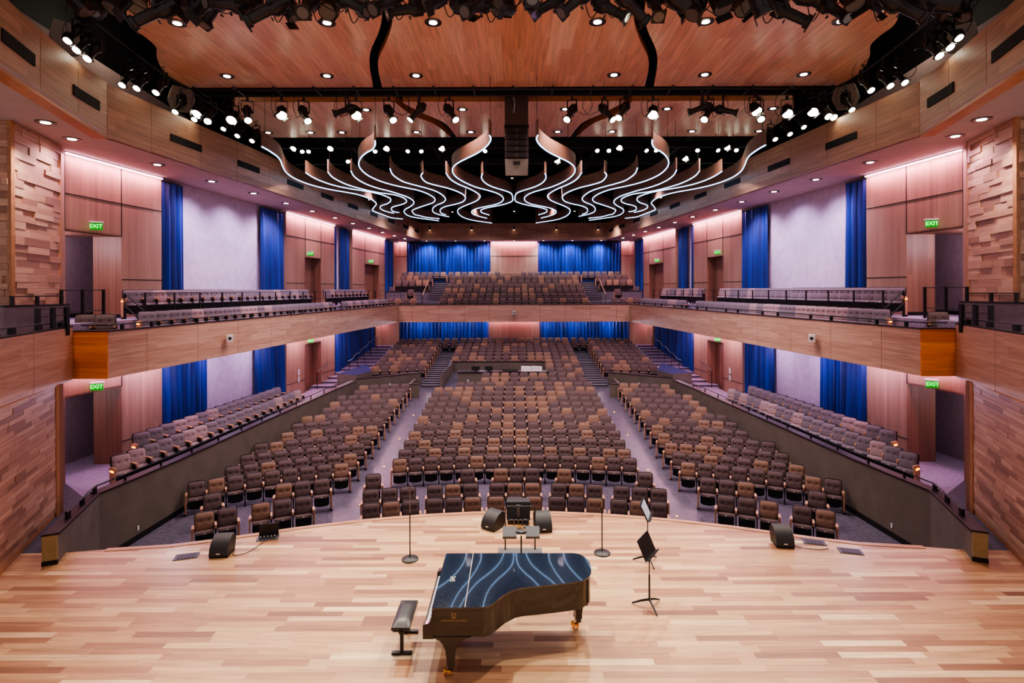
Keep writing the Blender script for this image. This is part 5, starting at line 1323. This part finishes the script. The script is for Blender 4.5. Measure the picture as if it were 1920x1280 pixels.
m = Matrix.Translation((0, 0, 1.09)) @ Matrix.Rotation(-.95, 4, 'X')
for e in (-1, 1):
    a = MB(); x0, x1 = sorted((e * .08, e * .325)); a.box(x0, x1, -.006, .006, -.03, .17, 'greymetal', m); a.box(x0, x1, -.006, .05, -.036, -.024, 'blackmetal', m); a.build('desk', o)
a = MB(); a.box(-.09, .09, -.01, .01, .02, .10, 'greymetal', m); a.tube([m @ Vector((-.09, 0, .06)), (0, 0, 1.12), m @ Vector((.09, 0, .06))], .018, 'blackmetal', 6); a.build('hinge_bracket', o)
def wedge(x, y, rz, label, w_=.36, face=0):
    o = empty('monitor_wedge', (x, y, 0), rz); tag(o, label, 'stage monitor')
    # curved grille towards -y, flat back
    n = 10; arc = [(-.24 + .36 * (1 - math.cos(t * PI / 2 / n)) , .06 + .38 * math.sin(t * PI / 2 / n)) for t in range(n + 1)]
    arc = [(yy, zz * .84) for yy, zz in arc]; prof = [(-.22, 0)] + arc + [(.22, .26), (.14, 0)]
    L_ = [(-w_ / 2, yy, zz) for yy, zz in prof]; R_ = [(w_ / 2, yy, zz) for yy, zz in prof]
    g = MB()
    for i in range(1, n + 1): g.face([L_[i], R_[i], R_[i + 1], L_[i + 1]] if i + 1 < len(prof) else [], 'rubber', [(0, 0)] * 4)
    g.build('grille', o, True)
    c = MB(); c.face(L_[::-1], 'speaker_side'); c.face(R_, 'speaker_side')
    for i in list(range(n + 1, len(prof))) + [0]:
        j = (i + 1) % len(prof); c.face([L_[i], R_[i], R_[j], L_[j]], 'speaker_side')
    c.build('cabinet', o)
    b = MB(); b.box(-.035, .035, -.255, -.243, .085, .10, 'plate'); b.build('badge', o)
wedge(-.48, 12.6, -.62, 'black wedge stage monitor left of the console, turned towards the right')
wedge(.62, 12.5, -.12 + .25, 'black wedge stage monitor right of the console')
wedge(-6.0, 11.4, .1, 'black wedge stage monitor alone at the left front of the stage')
wedge(5.65, 11.75, -.12, 'black wedge stage monitor alone at the right front of the stage')
# amplifier with handle and cables
o = empty('amplifier_combo', (.08, 12.95, 0), 0); tag(o, 'large black upright monitor with a round handle at the stage edge centre', 'loudspeaker')
a = MB(); a.hexa([(-.27, -.12, .06), (.27, -.12, .06), (.25, .18, .0), (-.25, .18, .0), (-.28, -.02, .44), (.28, -.02, .44), (.26, .2, .46), (-.26, .2, .46)], 'speaker_side'); a.build('cabinet', o)
a = MB(); a.box(-.04, .04, -.13, -.09, .12, .34, 'greymetal'); a.tube([(.08 * math.cos(t), -.07 - .02, .33 + .07 * math.sin(t)) for t in [PI * i / 8 for i in range(9)]], .012, 'steel', 6); a.build('handle', o)
a = MB(); a.box(-.24, .24, -.22, -.12, .0, .10, 'black'); a.build('base', o)
a = MB()
for q in range(4): a.tube([(-.15 + .1 * q + .05 * math.cos(t), -.24, .07 + .05 * math.sin(t)) for t in [2 * PI * i / 10 for i in range(11)]], .006, 'steel', 5)
a.build('connector_loops', o)
def cable(pts, mat, label, rr=.006):
    a = MB(); a.tube(smooth_poly(pts, 5), rr, mat, 6); c = a.build('cable', None, True); tag(c, label, 'cable')
r = random.Random(3)
for q, mt, lb in [(0, 'orange_cable', 'orange cable coiled on the stage in front of the centre monitor'), (1, 'blackmetal', 'black cable tangled on the stage in front of the centre monitor'), (2, 'greymetal', 'grey cable tangled beside the orange cable at stage centre')]:
    cable([(.02 + .1 * q + r.uniform(-.24, .24), 12.55 + r.uniform(-.13, .12), .012 + .008 * r.random()) for _ in range(14)], mt, lb)
cable([(-.2, 12.6, .01), (-.1, 12.5, .01), (.1, 12.45, .01), (.4, 12.5, .01), (.52, 12.6, .01)], 'blackmetal', 'black cable running to the right centre wedge monitor')
cable([(-5.82, 11.5, .01), (-5.72, 11.28, .01), (-5.5, 11.4, .01), (-5.4, 11.75, .012), (-5.35, 11.95, .02)], 'blackmetal', 'thin black cable from the left wedge monitor to the open floor box')
cable([(5.8, 11.7, .01), (6.0, 11.52, .01), (6.3, 11.45, .01), (6.5, 11.5, .01)], 'blackmetal', 'thin black cable from the right wedge monitor to a floor box')
def floor_box(x, y, rz, label, open_=False):
    o = empty('floor_box', (x, y, 0), rz); tag(o, label, 'floor box', 'stage floor boxes')
    a = MB(); a.box(-.22, .22, -.13, .13, .0, .012, 'greymetal'); a.build('frame', o)
    a = MB(); a.box(-.17, .17, -.09, .09, .012, .016, 'black' if open_ else 'blackmetal')
    for i in range(5): a.box(-.14 + .065 * i, -.11 + .065 * i, -.11, -.095, .012, .018, 'black')
    a.build('cover_plate' if not open_ else 'socket_panel', o)
    if open_:
        a = MB(); a.box(-.2, .2, .11, .13, .012, .27, 'array_dark'); a.build('lid', o)
        a = MB()
        for i in range(5): a.cyl((-.14 + .07 * i, .0, .016), (-.14 + .07 * i, -.02, .05), .014, 'steel', 8)
        a.build('plug', o)
floor_box(-6.66, 11.25, .28, 'closed grey floor box at the far left of the stage'); floor_box(-5.38, 12.08, .24, 'open floor box with raised lid beside the left wedge monitor', True)
floor_box(6.36, 11.8, -.26, 'closed dark floor box right of the right wedge monitor'); floor_box(6.88, 11.38, -.26, 'closed grey floor box farthest right on the stage')
def outlet(x, y, z, rz, label):
    o = empty('wall_outlet', (x, y, z), rz); tag(o, label, 'outlet', 'wall outlets'); a = MB(); a.box(-.04, .04, -.012, 0, -.06, .06, 'white'); a.build('plate', o); a = MB(); a.box(-.012, .012, -.016, -.012, .01, .035, 'black'); a.box(-.012, .012, -.016, -.012, -.035, -.01, 'black'); a.build('socket', o)
for s in SIDES: outlet(s * 10.18, 15.0, -1.02, -s * -1.45, 'white wall outlet low on the %s olive side wall' % SN[s])
outlet(-2.7, 32.24, .1, 0, 'white wall outlet on the control booth front')
for s in SIDES: outlet(s * 6.9, 30.74, .15, -s * .64, 'white wall outlet on the %s olive cross wall' % SN[s])
for i, (y, s) in enumerate([(17.4, -1), (20.6, -1), (23.4, -1), (26.6, -1), (16.6, 1), (20.2, 1), (23.8, 1), (27., 1)]):
    x = s * 4.85; o = empty('floor_light', (x, y, zf(math.hypot(x, y)))); tag(o, 'tiny glowing floor marker in the %s aisle, %s from the stage' % (SN[s], ORD[i % 4 + 1]), 'floor light', 'aisle floor markers'); a = MB(); a.cyl((0, 0, 0), (0, 0, .012), .03, 'amber', 10); a.build('disc', o)

# ------------------------------------------------------------------ lights
def lamp(kind, loc_, energy, col, target=None, size=.15, angle=60, blend=.6):
    L = bpy.data.lights.new('lamp', kind); L.energy = energy; L.color = col
    if kind == 'SPOT': L.spot_size = math.radians(angle); L.spot_blend = blend; L.shadow_soft_size = size
    elif kind == 'POINT': L.shadow_soft_size = size
    o = bpy.data.objects.new('lamp', L); C.objects.link(o); o.location = loc_
    if target is not None: o.rotation_euler = (Vector(target) - Vector(loc_)).to_track_quat('-Z', 'Y').to_euler()
    return o
WARM = (1., .86, .70)
KS = .9
for x, tx in ((-8.0, -3.), (-4.3, -.3), (-2.5, 1.5), (2.4, -1.5), (5.1, .4), (8.2, 3.)):
    lamp('SPOT', (x, 16.5, 10.35), 1900 * KS, WARM, (tx, 7.2, 0), .12, 70, .9)
for s in SIDES:
    lamp('SPOT', (s * 9.2, 13.0, 10.3), 900 * KS, (1., .84, .70), (-s * 1, 8.2, 0), .12, 75, .9)
    lamp('SPOT', (s * 2.2, 9.0, 10.3), 1700 * KS, (1., .87, .76), (s * 1.2, 7.6, 0), .25, 80, .95)
# house lights from the panels and soffits, with added fill lamps among them
HW = (1., .82, .84)
for x in (-6.6, -.6, .6, 6.6): lamp('SPOT', (x, 16.2, 10.3), 620, HW, (x * 1.05, 18.2, -1.), .12, 75, .9)  # fill spots added near the truss to brighten the front rows
KH = .82
for x, y in [(-5, 18.75), (1.6, 18.75), (-1.4, 18.75), (5, 18.75), (-7.4, 21.5), (-2.2, 21.5), (2.2, 21.5), (7.4, 21.5)]:
    lamp('SPOT', (x, y, 11.55), 1500 * KH, HW, (x, y + 1.5, 0), .2, 120, .8)
for x in (-7, -2.4, 2.4, 7):
    for y in (28.5, 35.): lamp('SPOT', (x, y, 10.6), 720 * KH, (.98, .82, .92), (x, y, 0), .2, 130, .8)
for x in (-7, -2.4, 2.4, 7): lamp('SPOT', (x, 41.2, 10.4), 620 * KH, (.98, .82, .88), (x, 43, 4), .2, 130, .8)
PUR = (.80, .62, 1.)
for s in SIDES:
    for x, y in SO[1:12:2]:
        lamp('SPOT', (s * x, y, ZS - .06), 260 * KH, (1., .74, .86), (s * (x + .2), y, 0), .1, 150, .8)
    for y in (20.8, 23.3, 26.): lamp('SPOT', (LX(AW - 1.5, y, s), y, ZS - .12), 420, PUR, (LX(AW, y, s), y, 6.4), .1, 110, .9)
    for y in (18.6, 21.6, 24.6, 28.5, 33.): lamp('POINT', (LX(AW - 1.0, y, s), y, 2.85), 80, PUR if y < 27 else (.95, .65, .85), None, .12)  # fill points added under the side balcony, without fittings
    
    lamp('SPOT', (s * 10.97, 12.9, ZS - .06), 500, (1., .85, .8), (s * 11.2, 13.6, 4.5), .1, 100, .8)
    lamp('POINT', (s * 11.7, 16.5, 13.2), 70, (1., .9, .7), None, .1)  # added fill point that lifts the dark ceiling gap
    lamp('POINT', (s * 13.7, 16.0, 6.9), 90, (.95, .8, 1.), None, .1)
    lamp('POINT', (s * 13.7, 16.0, 2.1), 35, (.95, .8, 1.), None, .1)
for x in (-7, -4.6, -2.4, 2.4, 4.6, 7):
    lamp('SPOT', (x, YB - 1., ZS - .08), 420, (.72, .78, 1.), (x, YB + .4, 5.8), .1, 120, .9)
    lamp('POINT', (x, YL - .9, 2.9), 42, (.75, .78, 1.), None, .1)  # added fill point below the back balcony
for x in (-6, -2, 2, 6):
    for y in (39.4,): lamp('POINT', (x, y, 3.0), 14, HW, None, .12)  # weak fill points added behind the back balcony front
cy = bpy.context.scene.cycles; cy.max_bounces = 6; cy.diffuse_bounces = 4; cy.glossy_bounces = 3; cy.transmission_bounces = 2; cy.sample_clamp_indirect = 6.; cy.adaptive_threshold = .02
w = bpy.data.worlds.new('world'); bpy.context.scene.world = w; w.use_nodes = True
bg = w.node_tree.nodes['Background']; bg.inputs[0].default_value = (.98, .84, .86, 1); bg.inputs[1].default_value = .55
vs = bpy.context.scene.view_settings; vs.view_transform = 'AgX'
try: vs.look = 'AgX - Medium High Contrast'
except Exception: pass
vs.exposure = .24
for o in bpy.data.objects:
    if 'label' in o and not (4 <= len(o['label'].split()) <= 16): print('LABEL', len(o['label'].split()), o['label'])
